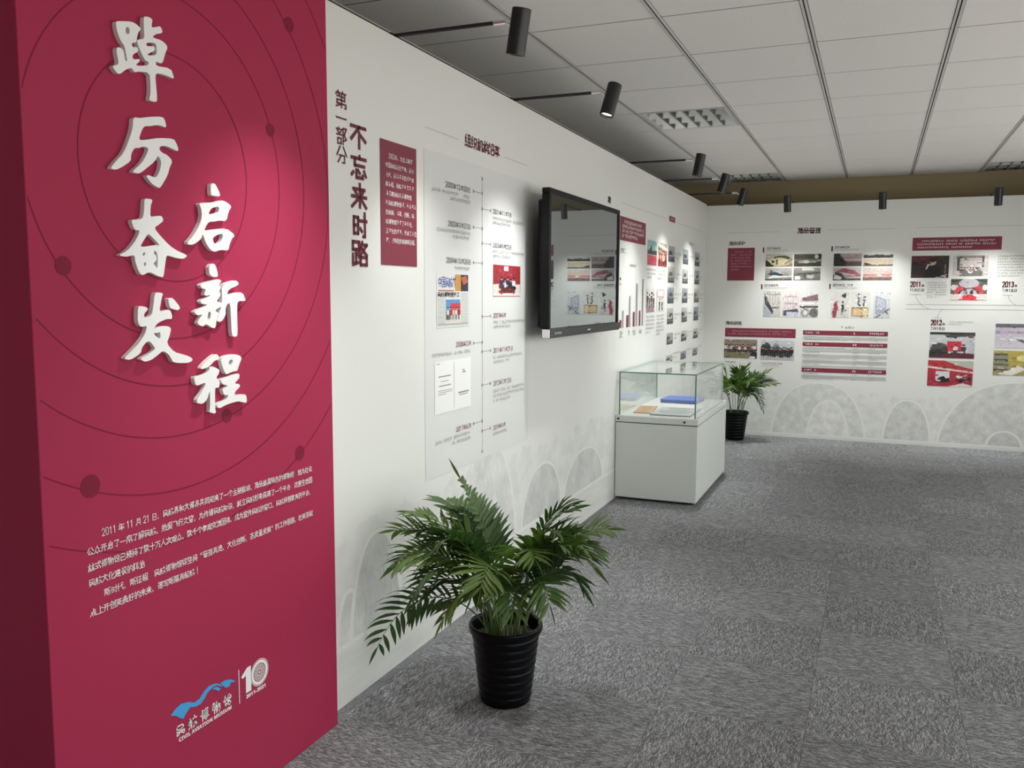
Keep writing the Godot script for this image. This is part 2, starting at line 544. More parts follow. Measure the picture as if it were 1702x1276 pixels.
# a line of text from x0, centred on height yc; advance is the width of one square
func line_text(st: SurfaceTool, s: String, x0: float, yc: float, h: float, advance: float, weight: float, d: float) -> void:
	var x := x0
	for ch in s:
		if ch == " ":
			x += advance * 0.3
		elif ch.is_valid_int():
			glyph(st, ch, x + advance * 0.07, yc - h * 0.5, advance * 0.44, h, weight, d)
			x += advance * 0.58
		else:
			glyph(st, ch, x + advance * 0.06, yc - h * 0.5, advance * 0.88, h, weight, d)
			x += advance


func line_marks(st: SurfaceTool, x0: float, x1: float, yc: float, h: float, weight: float, d: float) -> void:
	var x := x0
	while x + h * 0.9 <= x1 + 0.0001:
		if rng.randf() > 0.06:
			mark(st, x, yc - h * 0.5, h * 0.86, h, weight, d)
		x += h


# --- small printed pictures ---------------------------------------------------
var pic: Image


func pg(a: String, b: String) -> void:
	for y in pic.get_height():
		pic.fill_rect(Rect2i(0, y, pic.get_width(), 1), Color(a).lerp(Color(b), float(y) / pic.get_height()))


func pr(x0: float, y0: float, x1: float, y1: float, c: String) -> void:
	var w := pic.get_width()
	var h := pic.get_height()
	pic.fill_rect(Rect2i(int(x0 * w), int(y0 * h), maxi(1, int((x1 - x0) * w)), maxi(1, int((y1 - y0) * h))), Color(c))


func pp(p: Array, c: String) -> void:
	var w := pic.get_width()
	var h := pic.get_height()
	var q := PackedVector2Array()
	var lo := Vector2(9, 9)
	var hi := Vector2(-9, -9)
	for i in range(0, p.size(), 2):
		var v := Vector2(p[i], p[i + 1])
		lo = lo.min(v)
		hi = hi.max(v)
		q.append(v)
	for y in range(maxi(0, int(lo.y * h)), mini(h, int(hi.y * h) + 1)):
		for x in range(maxi(0, int(lo.x * w)), mini(w, int(hi.x * w) + 1)):
			if Geometry2D.is_point_in_polygon(Vector2((x + 0.5) / w, (y + 0.5) / h), q):
				pic.set_pixel(x, y, Color(c))


func pe(cx: float, cy: float, rx: float, ry: float, c: String) -> void:
	var w := pic.get_width()
	var h := pic.get_height()
	for y in range(maxi(0, int((cy - ry) * h)), mini(h, int((cy + ry) * h) + 1)):
		for x in range(maxi(0, int((cx - rx) * w)), mini(w, int((cx + rx) * w) + 1)):
			if Vector2(((x + 0.5) / w - cx) / rx, ((y + 0.5) / h - cy) / ry).length_squared() < 1.0:
				pic.set_pixel(x, y, Color(c))


# a small standing figure
func pman(x: float, y: float, s: float, coat: String) -> void:
	pe(x, y, s * 0.16, s * 0.2, "c9a58e")
	pe(x, y - s * 0.08, s * 0.16, s * 0.13, "241f22")
	pp([x - s * 0.28, y + s * 0.3, x + s * 0.28, y + s * 0.3, x + s * 0.24, y + s * 1.0, x - s * 0.24, y + s * 1.0], coat)
	pr(x - s * 0.2, y + s * 1.0, x - s * 0.02, y + s * 1.7, "26262c")
	pr(x + s * 0.02, y + s * 1.0, x + s * 0.2, y + s * 1.7, "26262c")


func plane_shape(x: float, y: float, s: float, body: String, band: String) -> void:
	pe(x, y, s, s * 0.16, body)
	pp([x + s * 0.6, y, x + s * 0.98, y - s * 0.55, x + s * 1.1, y - s * 0.55, x + s * 0.98, y], body)
	pr(x - s * 0.8, y - s * 0.03, x + s * 0.8, y + s * 0.02, band)
	pp([x - s * 0.15, y + s * 0.05, x + s * 0.2, y + s * 0.05, x + s * 0.45, y + s * 0.4, x + s * 0.25, y + s * 0.4], "5b5b60")
	pr(x - s * 0.5, y + s * 0.15, x - s * 0.46, y + s * 0.35, "3a3a3d")


func grain(amount: float) -> void:
	for y in pic.get_height():
		for x in pic.get_width():
			var c := pic.get_pixel(x, y)
			var n := rng.randf_range(-amount, amount)
			pic.set_pixel(x, y, Color(clampf(c.r + n, 0, 1), clampf(c.g + n, 0, 1), clampf(c.b + n, 0, 1)))


func picture(kind: String) -> ImageTexture:
	pic = Image.create(112, 72, false, Image.FORMAT_RGB8)
	match kind:
		"yellow nose":
			pg("c9bfb6", "a59486")
			pe(0.6, 0.32, 0.3, 0.2, "4a4a3c")
			pe(0.45, 0.6, 0.42, 0.32, "cfc59b")
			pr(0.24, 0.5, 0.32, 0.7, "2c2b28")
			pr(0.4, 0.42, 0.46, 0.85, "3a362c")
			pp([0.0, 1.0, 0.0, 0.45, 0.12, 0.6, 0.3, 1.0], "26241f")
			pp([0.75, 1.0, 1.0, 0.7, 1.0, 1.0], "8d7a6f")
			pp([0.7, 0.75, 1.0, 0.35, 1.0, 0.45, 0.74, 0.82], "8c6f60")
		"green field":
			pg("565746", "3a3a31")
			pr(0, 0.4, 1, 0.62, "6b6a5c")
			pe(0.42, 0.62, 0.16, 0.14, "c9bdb6")
			pr(0.16, 0.55, 0.34, 0.75, "a98c86")
			pp([0.55, 0.6, 0.95, 0.45, 1, 0.55, 0.6, 0.7], "a3a49b")
			pe(0.92, 0.12, 0.12, 0.22, "20201d")
			pe(0.82, 0.2, 0.07, 0.18, "d9d6d0")
		"blue nose":
			pg("b9b4ae", "77746f")
			pp([0, 0.85, 0.35, 0.55, 1, 0.62, 1, 0.72, 0.4, 0.8], "d3d2cd")
			pe(0.45, 0.34, 0.14, 0.22, "a5b4bd")
			pp([0.08, 0.5, 0.3, 0.28, 0.62, 0.5, 0.9, 0.55, 0.6, 0.64], "33383d")
			pr(0.2, 0.1, 0.24, 0.5, "2f3033")
			pr(0, 0.9, 1, 1, "4c4a46")
		"grey hangar":
			pg("97938d", "6f6b66")
			pr(0.32, 0.02, 0.75, 0.22, "d8d6d0")
			pp([0, 0.45, 1, 0.32, 1, 0.44, 0, 0.6], "4e4c49")
			pr(0.05, 0.68, 0.26, 0.98, "dcdad3")
			pr(0.4, 0.5, 0.46, 0.9, "2e2d2c")
			pe(0.62, 0.72, 0.14, 0.16, "bfbcb6")
		"dark tail":
			pg("b7a5a6", "7c6a6c")
			pr(0, 0.45, 1, 0.55, "c9b7b4")
			pp([0, 0, 0.2, 0.0, 0.28, 0.3, 0.42, 0.6, 0.55, 1, 0, 1], "2a2827")
			pr(0.45, 0.66, 1, 1, "5b4a4a")
		"cream jet":
			pg("d6cdca", "cfc2b5")
			for k in 6:
				pe(0.08 + k * 0.18, 0.2 + 0.04 * sin(k * 2.0), 0.12, 0.13, "4b473f")
			pr(0, 0.32, 1, 0.45, "e2dcd8")
			pe(0.45, 0.62, 0.42, 0.2, "d8c3a4")
			pp([0.02, 0.7, 0.3, 0.85, 0.06, 0.9], "1d1c1b")
			pr(0, 0.88, 1, 1, "6b6459")
		"red canopy":
			pg("bdb6b6", "b2a9a8")
			pp([0.1, 0.3, 0.35, 0.04, 0.75, 0.2, 0.98, 0.6, 0.75, 0.55, 0.4, 0.4], "9b5563")
			pp([0.12, 0.3, 0.35, 0.5, 0.5, 1, 0, 1, 0, 0.6], "3d3534")
			pp([0.05, 0.5, 0.32, 0.75, 0.28, 0.95, 0.02, 0.9], "cfc6c4")
			pr(0.35, 0.6, 0.95, 0.72, "8d6f70")
			pr(0.35, 0.85, 1, 1, "4b4644")
		"pink fuselage":
			pg("d9cac4", "bda49a")
			pp([0, 0.5, 1, 0.38, 1, 0.6, 0, 0.68], "c98f8f")
			pr(0, 0.42, 1, 0.47, "efe2dc")
			pr(0.5, 0.52, 0.62, 0.66, "f3ece6")
			pr(0, 0.72, 1, 0.8, "a87f78")
			pr(0, 0.8, 1, 1, "7a6458")
		"stairs":
			pg("d9d3cd", "c4c0bb")
			pp([0.02, 0.05, 0.2, 0.3, 0.6, 0.78, 0.5, 0.86, 0.1, 0.5], "3d4350")
			for k in 5:
				pr(0.2 + k * 0.16, 0.02, 0.23 + k * 0.16, 0.5, "a29a92")
			pr(0.1, 0.12, 1, 0.16, "8f8880")
			pr(0.5, 0.62, 0.9, 0.68, "6a6152")
			pp([0, 0.5, 0.5, 0.9, 0.4, 1, 0, 1], "a9b1b8")
		"pink frame":
			pg("e3dada", "d9cdd0")
			pr(0.15, 0.2, 0.9, 0.24, "c39a9c")
			pr(0.15, 0.45, 0.9, 0.5, "c79fa0")
			for k in 5:
				pr(0.2 + k * 0.15, 0.1, 0.225 + k * 0.15, 0.7, "bd9294")
			pp([0.1, 0.75, 0.9, 0.68, 1, 0.8, 0.3, 0.95, 0.1, 0.95], "4b4552")
			pr(0.3, 0.8, 1, 1, "c9c6d6")
		"two nacelles":
			pg("e6e1e0", "c9c5c1")
			pp([0.1, 0.25, 0.95, 0.1, 1, 0.35, 0.15, 0.38], "8c6f78")
			pr(0, 0.42, 1, 0.5, "f2efee")
			pr(0, 0.56, 1, 0.63, "4a4a45")
			pe(0.3, 0.82, 0.25, 0.17, "9a9a96")
			pe(0.78, 0.82, 0.24, 0.18, "6d6d69")
			pe(0.3, 0.82, 0.12, 0.09, "e6e4df")
		"red curtain":
			pg("dedad6", "cfcac6")
			pr(0.6, 0.06, 0.82, 0.2, "2b2b2d")
			pp([0.05, 1, 0.15, 0.5, 0.3, 0.35, 0.38, 0.6, 0.3, 1], "9d3d4c")
			pman(0.65, 0.42, 0.28, "2c2d36")
			pr(0.3, 0.7, 0.8, 0.73, "8b8580")
		"wooden case":
			pg("dcd8d4", "e5e1dc")
			pman(0.4, 0.12, 0.24, "7d7d80")
			pman(0.68, 0.22, 0.2, "6c6c70")
			pr(0.05, 0.6, 0.95, 0.97, "8b7a5f")
			pr(0.1, 0.64, 0.6, 0.93, "d9b98c")
			pr(0.64, 0.64, 0.9, 0.93, "e0cfa9")
		"showcase row":
			pg("dedee0", "c8c9cf")
			pp([0.1, 0.15, 0.75, 0.32, 0.75, 0.7, 0.1, 0.95], "a3a7b5")
			pp([0.18, 0.22, 0.68, 0.36, 0.68, 0.6, 0.18, 0.7], "bfc3cf")
			pp([0.05, 1, 0.95, 0.62, 1, 0.66, 0.2, 1], "6e7079")
			pr(0.4, 0.05, 0.55, 0.09, "8f8f93")
		"meeting":
			pg("8b8a80", "8f8a6c")
			pr(0, 0, 1, 0.3, "8f7f78")
			for k in 11:
				pman(0.06 + k * 0.085, 0.3 + 0.03 * (k % 2), 0.22, ["dcdad8", "7c2f33", "c8c4c0", "3a3a3f", "a4503f"][k % 5])
			pr(0, 0.72, 1, 1, "7d775c")
			pe(0.92, 0.85, 0.12, 0.2, "1d1d1e")
			pe(0.86, 0.95, 0.1, 0.08, "e8e4dd")
		"group outdoors":
			pg("c9cdd2", "b9b2b0")
			pe(0.16, 0.45, 0.15, 0.32, "3c3f44")
			pe(0.45, 0.45, 0.12, 0.28, "7a7f84")
			for k in 13:
				pman(0.05 + k * 0.072, 0.4 + 0.03 * (k % 3), 0.25, ["1f2027", "26263a", "2c2226", "4a2530"][k % 4])
			pr(0, 0.9, 1, 1, "b9b3b5")
		"speech":
			pg("5b2030", "3a1a22")
			pe(0.1, 0.55, 0.12, 0.3, "1d191b")
			pe(0.25, 0.6, 0.1, 0.28, "2a1c20")
			pr(0.62, 0.0, 1, 0.6, "2b2420")
			pp([0.3, 1, 0.4, 0.45, 0.62, 0.4, 0.78, 0.6, 0.8, 1], "17151a")
			pe(0.58, 0.3, 0.08, 0.14, "c69a86")
			pe(0.56, 0.2, 0.09, 0.09, "17130f")
			pp([0.38, 0.6, 0.44, 0.36, 0.5, 0.34, 0.42, 0.62], "cfc9c8")
			pp([0.62, 1, 0.88, 0.8, 0.92, 0.92, 0.75, 1], "a8a6a8")
			pr(0.9, 0.4, 0.93, 0.9, "8f8a84")
		"stage group":
			pg("cfc8c6", "c3b9b6")
			pr(0.1, 0.02, 0.9, 0.14, "93867f")
			pr(0.12, 0.05, 0.2, 0.75, "57524f")
			pr(0.83, 0.05, 0.89, 0.6, "57524f")
			pr(0.3, 0.2, 0.8, 0.24, "b98b8c")
			for k in 7:
				pman(0.26 + k * 0.08, 0.6, 0.17, ["7d7f84", "a05a5c", "d3cfcc"][k % 3])
			pr(0.2, 0.74, 0.85, 1, "77716f")
			pe(0.5, 0.78, 0.07, 0.08, "f0ebe8")
		"red arch":
			pg("54564f", "6b6660")
			pr(0, 0, 1, 0.14, "41433e")
			pe(0.5, 0.75, 0.42, 0.6, "c9444c")
			pe(0.5, 0.78, 0.3, 0.42, "5a3a40")
			pe(0.5, 0.8, 0.25, 0.34, "c3bcc0")
			pe(0.5, 0.2, 0.28, 0.22, "b9b4bd")
			pman(0.42, 0.55, 0.16, "26262c")
			pman(0.58, 0.55, 0.16, "26262c")
			pr(0, 0.72, 1, 1, "ded6d2")
			pp([0.4, 0.72, 0.6, 0.72, 0.75, 1, 0.22, 1], "d9424d")
			pe(0.08, 0.4, 0.08, 0.14, "d3d0cc")
			pe(0.94, 0.4, 0.07, 0.14, "d3d0cc")
		"red hall":
			pg("c7c8cb", "b5b4b8")
			pr(0, 0, 1, 0.1, "302c2d")
			pp([0.3, 0.12, 1, 0.04, 1, 0.14, 0.4, 0.2], "4b4747")
			pe(0.22, 0.62, 0.2, 0.2, "4a4648")
			pr(0.4, 0.35, 0.72, 0.75, "c02f3d")
			pman(0.58, 0.5, 0.2, "d8d0cd")
			pman(0.76, 0.5, 0.2, "3a3c44")
			pp([0, 0.9, 0.5, 0.78, 1, 0.82, 1, 1, 0, 1], "5b2230")
			pp([0, 0.7, 0.4, 0.62, 0.42, 0.8, 0, 0.95], "2d2b2d")
		"red counter":
			pg("b33540", "9d2633")
			pp([0.35, 0, 1, 0.0, 1, 0.32, 0.7, 0.2], "b3b5a7")
			pp([0, 0.22, 1, 0.4, 1, 0.47, 0, 0.3], "d9c9c4")
			pr(0.18, 0.42, 0.5, 0.78, "cfd3d6")
			pp([0.2, 0.78, 0.26, 0.66, 0.36, 0.6, 0.42, 0.7, 0.48, 0.66, 0.5, 0.82, 0.3, 0.86], "191b1e")
			for k in 4:
				pman(0.68 + k * 0.08, 0.52 + 0.04 * (k % 2), 0.17, ["e0dcda", "2c2c33"][k % 2])
			pp([0.45, 1, 0.8, 0.85, 1, 0.95, 1, 1], "dcd5d2")
		"white jet hall":
			pg("b9aebb", "cfc8d0")
			pr(0, 0.0, 1, 0.16, "6b6270")
			pr(0, 0.3, 1, 0.42, "a79ab0")
			plane_shape(0.5, 0.62, 0.4, "ded9e0", "8d8296")
			pp([0.7, 0.9, 0.82, 0.4, 0.9, 0.4, 0.86, 0.95], "3b3742")
		"yellow shop":
			pg("b7a24b", "a5935a")
			pr(0, 0.1, 0.32, 0.9, "8b8874")
			for k in 4:
				pr(0.02, 0.15 + k * 0.2, 0.3, 0.2 + k * 0.2, "3d3b33")
			pe(0.6, 0.3, 0.12, 0.12, "d6cf8f")
			pp([0.1, 0.95, 0.5, 0.6, 0.75, 0.7, 0.4, 1], "e3ded4")
			pr(0.75, 0.3, 1, 1, "6b6058")
			pe(0.88, 0.3, 0.1, 0.16, "b3a090")
		"red ceremony":
			pg("9c2a35", "8a2731")
			pr(0.38, 0.04, 0.55, 0.2, "e3d8d2")
			pr(0, 0.6, 0.2, 1, "d3cec8")
			pr(0.8, 0.6, 1, 1, "d3cec8")
			for k in 5:
				pman(0.3 + k * 0.11, 0.42 + 0.05 * (k % 2), 0.24, ["20243a", "d8d4d8", "2b2b40"][k % 3])
			pr(0, 0.9, 1, 1, "d9d4cc")
		"red square":
			pg("8fb3b5", "a9b9b4")
			pp([0.2, 0.4, 0.35, 0.15, 0.45, 0.4], "3a3f42")
			pr(0, 0.4, 1, 0.58, "4a4743")
			pr(0, 0.6, 1, 1, "c34a55")
			pr(0, 0.74, 1, 0.78, "a23742")
		"crowd hall":
			pg("b9aa95", "8d5a50")
			pp([0, 0, 1, 0.2, 1, 0.3, 0, 0.14], "e6dfd3")
			pp([0, 0.2, 1, 0.36, 1, 0.42, 0, 0.28], "6d5c4c")
			pr(0, 0.45, 1, 1, "8f3b3a")
			for k in 9:
				pe(0.06 + k * 0.11, 0.6 + 0.2 * (k % 2), 0.05, 0.12, ["d8b79c", "2a2024"][k % 2])
			pr(0.55, 0.4, 0.62, 0.8, "e5ddd2")
		"desk people":
			pg("ddd8d4", "c9c3c2")
			for k in 4:
				pman(0.14 + k * 0.23, 0.2 + 0.08 * (k % 2), 0.36, ["2a2c3a", "8c5a5f", "3a3b42"][k % 3])
			pr(0.05, 0.8, 0.9, 1, "a9767c")
		"panel people":
			pg("dcd7d4", "d6d0cd")
			pr(0.05, 0.04, 0.95, 0.4, "c79aa0")
			pr(0.12, 0.08, 0.88, 0.34, "e3dcd8")
			pman(0.35, 0.46, 0.3, "24242a")
			pman(0.68, 0.46, 0.3, "2b2c33")
		_:
			var t := hash(kind)
			pg(["b9bcbd", "a3a6a9", "c3c0b9", "9aa3ad"][t % 4], ["8d8d89", "7b7c7a", "6a6c69"][t % 3])
			pr(0, 0.62, 1, 1, ["5c5d58", "6d6a62", "4f5357"][t % 3])
			pe(0.2 + 0.1 * (t % 5), 0.5, 0.3, 0.2, ["3e403c", "55584f", "4a4d52"][t % 3])
			plane_shape(0.4 + 0.05 * (t % 4), 0.62, 0.36, ["d9d8d4", "aeb4c2", "c9c4bd", "8f99b3"][t % 4], ["3c5a8c", "8c3c40", "50565c"][t % 3])
			pr(0, 0.9, 1, 1, "3f403d")
	blotches(90, 0.13)
	soften()
	grain(0.03)
	return ImageTexture.create_from_image(pic)


# small patches of neighbouring tones, the busy detail of a photograph
func blotches(n: int, amount: float) -> void:
	var w := pic.get_width()
	var h := pic.get_height()
	for k in n:
		var x := rng.randi() % w
		var y := rng.randi() % h
		var c := pic.get_pixel(x, y)
		var d := rng.randf_range(-amount, amount)
		c = Color(clampf(c.r + d + rng.randf_range(-0.03, 0.03), 0, 1), clampf(c.g + d, 0, 1), clampf(c.b + d + rng.randf_range(-0.03, 0.03), 0, 1))
		pic.fill_rect(Rect2i(x, y, rng.randi_range(2, 12), rng.randi_range(1, 5)).intersection(Rect2i(0, 0, w, h)), c)


func soften() -> void:
	var w := pic.get_width()
	var h := pic.get_height()
	pic.resize(w * 4 / 7, h * 4 / 7, Image.INTERPOLATE_LANCZOS)
	pic.resize(w, h, Image.INTERPOLATE_CUBIC)


func newspaper() -> ImageTexture:
	pic = Image.create(120, 190, false, Image.FORMAT_RGB8)
	pg("dcdcd8", "d3d4d2")
	pr(0.55, 0.01, 0.78, 0.33, "c98f45")
	pr(0.74, 0.01, 0.98, 0.33, "332b3c")
	pp([0.74, 0.06, 0.9, 0.02, 0.97, 0.14, 0.82, 0.2], "b9674a")
	pr(0.05, 0.31, 0.52, 0.335, "b04a52")
	for k in 26:
		pr(0.74, 0.36 + k * 0.024, 0.97, 0.366 + k * 0.024, "8d908f")
		pr(0.03, 0.46 + k * 0.02, 0.26, 0.467 + k * 0.02, "8d908f")
	pr(0.27, 0.48, 0.72, 0.68, "5b93cc")
	pr(0.4, 0.55, 0.72, 0.78, "c8424d")
	pr(0.27, 0.68, 0.4, 0.88, "6b6f72")
	for k in 5:
		pman(0.33 + k * 0.085, 0.64, 0.13, ["d9cfca", "7f2d35", "d3b5a8"][k % 3])
	pr(0.27, 0.86, 0.72, 0.91, "d6c9c0")
	pr(0.03, 0.93, 0.97, 0.97, "a9acaa")
	grain(0.05)
	return ImageTexture.create_from_image(pic)


# --- the pale building print along the foot of the panel walls ---------------
func arch_height(u: float, a: float, b: float, top: float, sharp: float) -> float:
	var t := (u - a) / (b - a) * 2.0 - 1.0
	return -1.0 if absf(t) >= 1.0 else top * pow(1.0 - pow(absf(t), sharp), 0.6)


func wallpaper(width: float, height: float, u0: float, arches: Array, ground: float, seed_: int) -> ImageTexture:
	var w := 1792
	var h := int(w * height / width)
	var paper := Color(0.885, 0.885, 0.87)
	var img := Image.create(w, h, false, Image.FORMAT_RGB8)
	img.fill(paper)
	var noise := FastNoiseLite.new()
	noise.seed = seed_
	noise.frequency = 0.02
	noise.fractal_octaves = 4
	var fine := FastNoiseLite.new()
	fine.seed = seed_ + 5
	fine.frequency = 0.11
	for y in range(int(h * (1.0 - 0.95 / height)), h):
		var v := height * (1.0 - (y + 0.5) / h)
		for x in w:
			var u := u0 + width * (x + 0.5) / w
			var n := noise.get_noise_2d(x, y)
			var ink := 0.0
			if v < ground + 0.42 + 0.08 * n:
				ink = 0.018 + 0.045 * n + 0.02 * fine.get_noise_2d(x * 0.4, y * 0.4)
			if v < ground:
				ink = 0.03 + 0.03 * noise.get_noise_2d(x * 0.35, y * 3.0)
			for a in arches:
				var top := ground + arch_height(u, a[0], a[1], a[2] - ground, a[3])
				if v > ground - 0.01 and v < top:
					ink = a[4] + 0.07 * n + 0.045 * fine.get_noise_2d(x * 1.6, y * 0.5) * clampf((top - v) * 8.0, 0.0, 1.0)
					var inner := ground + arch_height(u, a[0] + 0.025, a[1] - 0.025, a[2] - 0.022 - ground, a[3])
					if v > inner:
						ink = -0.012 if top - v > 0.005 else 0.05
			if absf(v - ground) < 0.009:
				ink = -0.012
			if absf(ink) > 0.001:
				img.set_pixel(x, y, Color(clampf(paper.r - ink, 0, 1), clampf(paper.g - ink * 1.02, 0, 1), clampf(paper.b - ink * 0.9, 0, 1)))
	return ImageTexture.create_from_image(img)


func photo_mat(t: Texture2D) -> StandardMaterial3D:
	var m := mat(Color.WHITE, 0.55)
	m.albedo_texture = t
	m.texture_repeat = false
	return m


func print_picture(parent: Node3D, kind: String, r: Array, label: String, d := 0.0022) -> void:
	var st := mb()
	sheet(st, r[0], r[1], r[2], r[3], d)
	part("photo_print", st, photo_mat(picture(kind)), parent, label)


func _ready() -> void:
	rng.seed = 20211121
	# camera
	var cam := Camera3D.new()
	cam.name = "camera"
	add_child(cam)
	cam.position = Vector3(1.70, 1.475, 0.0)
	cam.rotation = Vector3(-0.1027, 0.3955, 0.00416)
	cam.fov = rad_to_deg(2.0 * atan(638.0 / 1442.4))
	cam.near = 0.05
	cam.current = true
	# sky and exposure: an bright overcast day outside the unseen windows on the right
	var sky_mat := ProceduralSkyMaterial.new()
	sky_mat.sky_top_color = Color(0.86, 0.88, 0.87)
	sky_mat.sky_horizon_color = Color(0.92, 0.935, 0.92)
	sky_mat.ground_horizon_color = Color(0.86, 0.86, 0.84)
	sky_mat.ground_bottom_color = Color(0.80, 0.79, 0.77)
	sky_mat.sky_energy_multiplier = SKY_ENERGY
	sky_mat.ground_energy_multiplier = SKY_ENERGY
	var sky := Sky.new()
	sky.sky_material = sky_mat
	var env := Environment.new()
	env.background_mode = Environment.BG_SKY
	env.sky = sky
	env.tonemap_mode = Environment.TONE_MAPPER_LINEAR
	env.tonemap_exposure = EXPOSURE
	env.sdfgi_enabled = true
	env.ssao_enabled = true
	env.ssil_enabled = true
	var we := WorldEnvironment.new()
	we.name = "surroundings"
	we.environment = env
	add_child(we)
	materials()
	room()
	carpet()
	ceiling()
	left_wall()
	back_wall()
	title_board()
	television()
	display_case()
	spotlights()
	potted_palm(Vector3(0.51, 0.004, -2.80), FRONDS_NEAR, 11, "bushy green potted palm in ribbed black pot standing in the foreground")
	potted_palm(Vector3(0.415, 0.004, -9.03), FRONDS_FAR, 23, "green potted palm in black pot half hidden behind the display case")


const RIGHT_X := 4.2
const UNSEEN_WINDOW_Z := -7.9  # where the unseen windows that light the hall begin
const UNSEEN_TROFFER := 1.2  # strength of the unseen ceiling lights behind the viewer
const SKY_ENERGY := 1.95
const EXPOSURE := 1.09
const SPOT_ENERGY := 1.5


func materials() -> void:
	M.paint = mat(lin(0.70, 0.69, 0.66), 0.7)
	M.tan = mat(lin(0.34, 0.27, 0.15), 0.75)
	M.dark = mat(lin(0.02, 0.02, 0.02), 0.9)
	M.panel = mat(Color(0.885, 0.885, 0.87), 0.55)
	M.crimson = mat(lin(0.38, 0.030, 0.080), 0.6, 0.0, 0.25)
	M.crimson_dark = mat(lin(0.21, 0.016, 0.042), 0.6, 0.0, 0.25)
	M.maroon = mat(lin(0.21, 0.022, 0.045), 0.55)
	M.heading = mat(lin(0.13, 0.006, 0.02), 0.6)
	M.white_ink = mat(lin(0.90, 0.88, 0.88), 0.5)
	M.pink_ink = mat(lin(0.62, 0.34, 0.40), 0.55)
	M.grey_ink = mat(lin(0.30, 0.30, 0.30), 0.6)
	M.pale_ink = mat(lin(0.42, 0.41, 0.40), 0.6)
	M.black_ink = mat(lin(0.05, 0.045, 0.05), 0.6)
	M.red_ink = mat(lin(0.20, 0.02, 0.04), 0.6)
	M.pale_panel = mat(lin(0.70, 0.70, 0.69), 0.55)
	M.pale_band = mat(lin(0.50, 0.49, 0.49), 0.6)
	M.blue = mat(lin(0.06, 0.36, 0.72), 0.5)
	M.acrylic = mat(lin(0.86, 0.85, 0.84), 0.35)
	M.case_white = mat(lin(0.68, 0.70, 0.67), 0.45, 0.0, 0.4)
	M.screw = mat(lin(0.04, 0.04, 0.04), 0.4, 0.6)
	M.black_metal = mat(lin(0.012, 0.012, 0.014), 0.38)
	M.silver = mat(lin(0.75, 0.74, 0.72), 0.25, 1.0)
	M.tv_frame = mat(lin(0.008, 0.008, 0.009), 0.45, 0.0, 0.3)
	M.tv_bar = mat(lin(0.045, 0.045, 0.05), 0.45, 0.0, 0.4)
	M.tv_glass = mat(lin(0.36, 0.39, 0.40), 0.012, 0.92)
	M.pot = mat(lin(0.003, 0.003, 0.0045), 0.34, 0.0, 0.27)
	M.soil = mat(lin(0.03, 0.022, 0.015), 0.95)
	M.runner = mat(lin(0.62, 0.61, 0.58), 0.5)
	M.louvre = mat(lin(0.70, 0.70, 0.69), 0.28, 0.85)
	M.blade = mat(lin(0.16, 0.16, 0.155), 0.35, 0.5)
	M.joint = mat(lin(0.045, 0.042, 0.038), 0.8)  # dark tone standing for shade in the ceiling cross gaps
	M.tube = mat(lin(0.8, 0.8, 0.8), 0.3)
	M.glass = mat(Color(0.93, 1.0, 0.97, 0.06), 0.02)
	M.glass.transparency = BaseMaterial3D.TRANSPARENCY_ALPHA
	M.glass_edge = mat(lin(0.07, 0.22, 0.16), 0.15)
	M.unseen_lit_tube = mat(Color.WHITE, 0.4)
	M.unseen_lit_tube.emission_enabled = true
	M.unseen_lit_tube.emission = Color(0.985, 1.0, 0.985)
	M.unseen_lit_tube.emission_energy_multiplier = 3.0
	M.lens = mat(Color.WHITE, 0.4)
	M.lens.emission_enabled = true
	M.lens.emission = Color(1.0, 0.97, 0.92)
	M.lens.emission_energy_multiplier = 6.0
	# ceiling tiles: fine mineral-fibre relief
	var nz := FastNoiseLite.new()
	nz.seed = 4
	nz.frequency = 0.09
	nz.fractal_octaves = 3
	var nt := NoiseTexture2D.new()
	nt.noise = nz
	nt.width = 256
	nt.height = 256
	nt.seamless = true
	M.tile = mat(lin(0.84, 0.82, 0.79), 0.85)
	M.tile.heightmap_enabled = true
	M.tile.heightmap_texture = nt
	M.tile.heightmap_scale = 0.06
	M.tile.uv1_triplanar = true
	M.tile.uv1_scale = Vector3(2.2, 2.2, 2.2)
	# palm leaves: two greens, a little light passes
	for k in 3:
		var g: StandardMaterial3D = mat([lin(0.052, 0.096, 0.022), lin(0.082, 0.135, 0.028), lin(0.038, 0.074, 0.02)][k], 0.5, 0.0, 0.4)
		g.backlight_enabled = true
		g.backlight = [lin(0.03, 0.08, 0.01), lin(0.05, 0.11, 0.01), lin(0.02, 0.06, 0.01)][k]
		M["leaf%d" % k] = g
	M.stalk = mat(lin(0.11, 0.17, 0.05), 0.5)


# a plain slab of the room's shell
func slab(called: String, a: Vector3, b: Vector3, m: Material, label: String) -> MeshInstance3D:
	var st := mb()
	bx(st, a, b)
	var o := part(called, st, m, self, label)
	o.set_meta("kind", "structure")
	return o


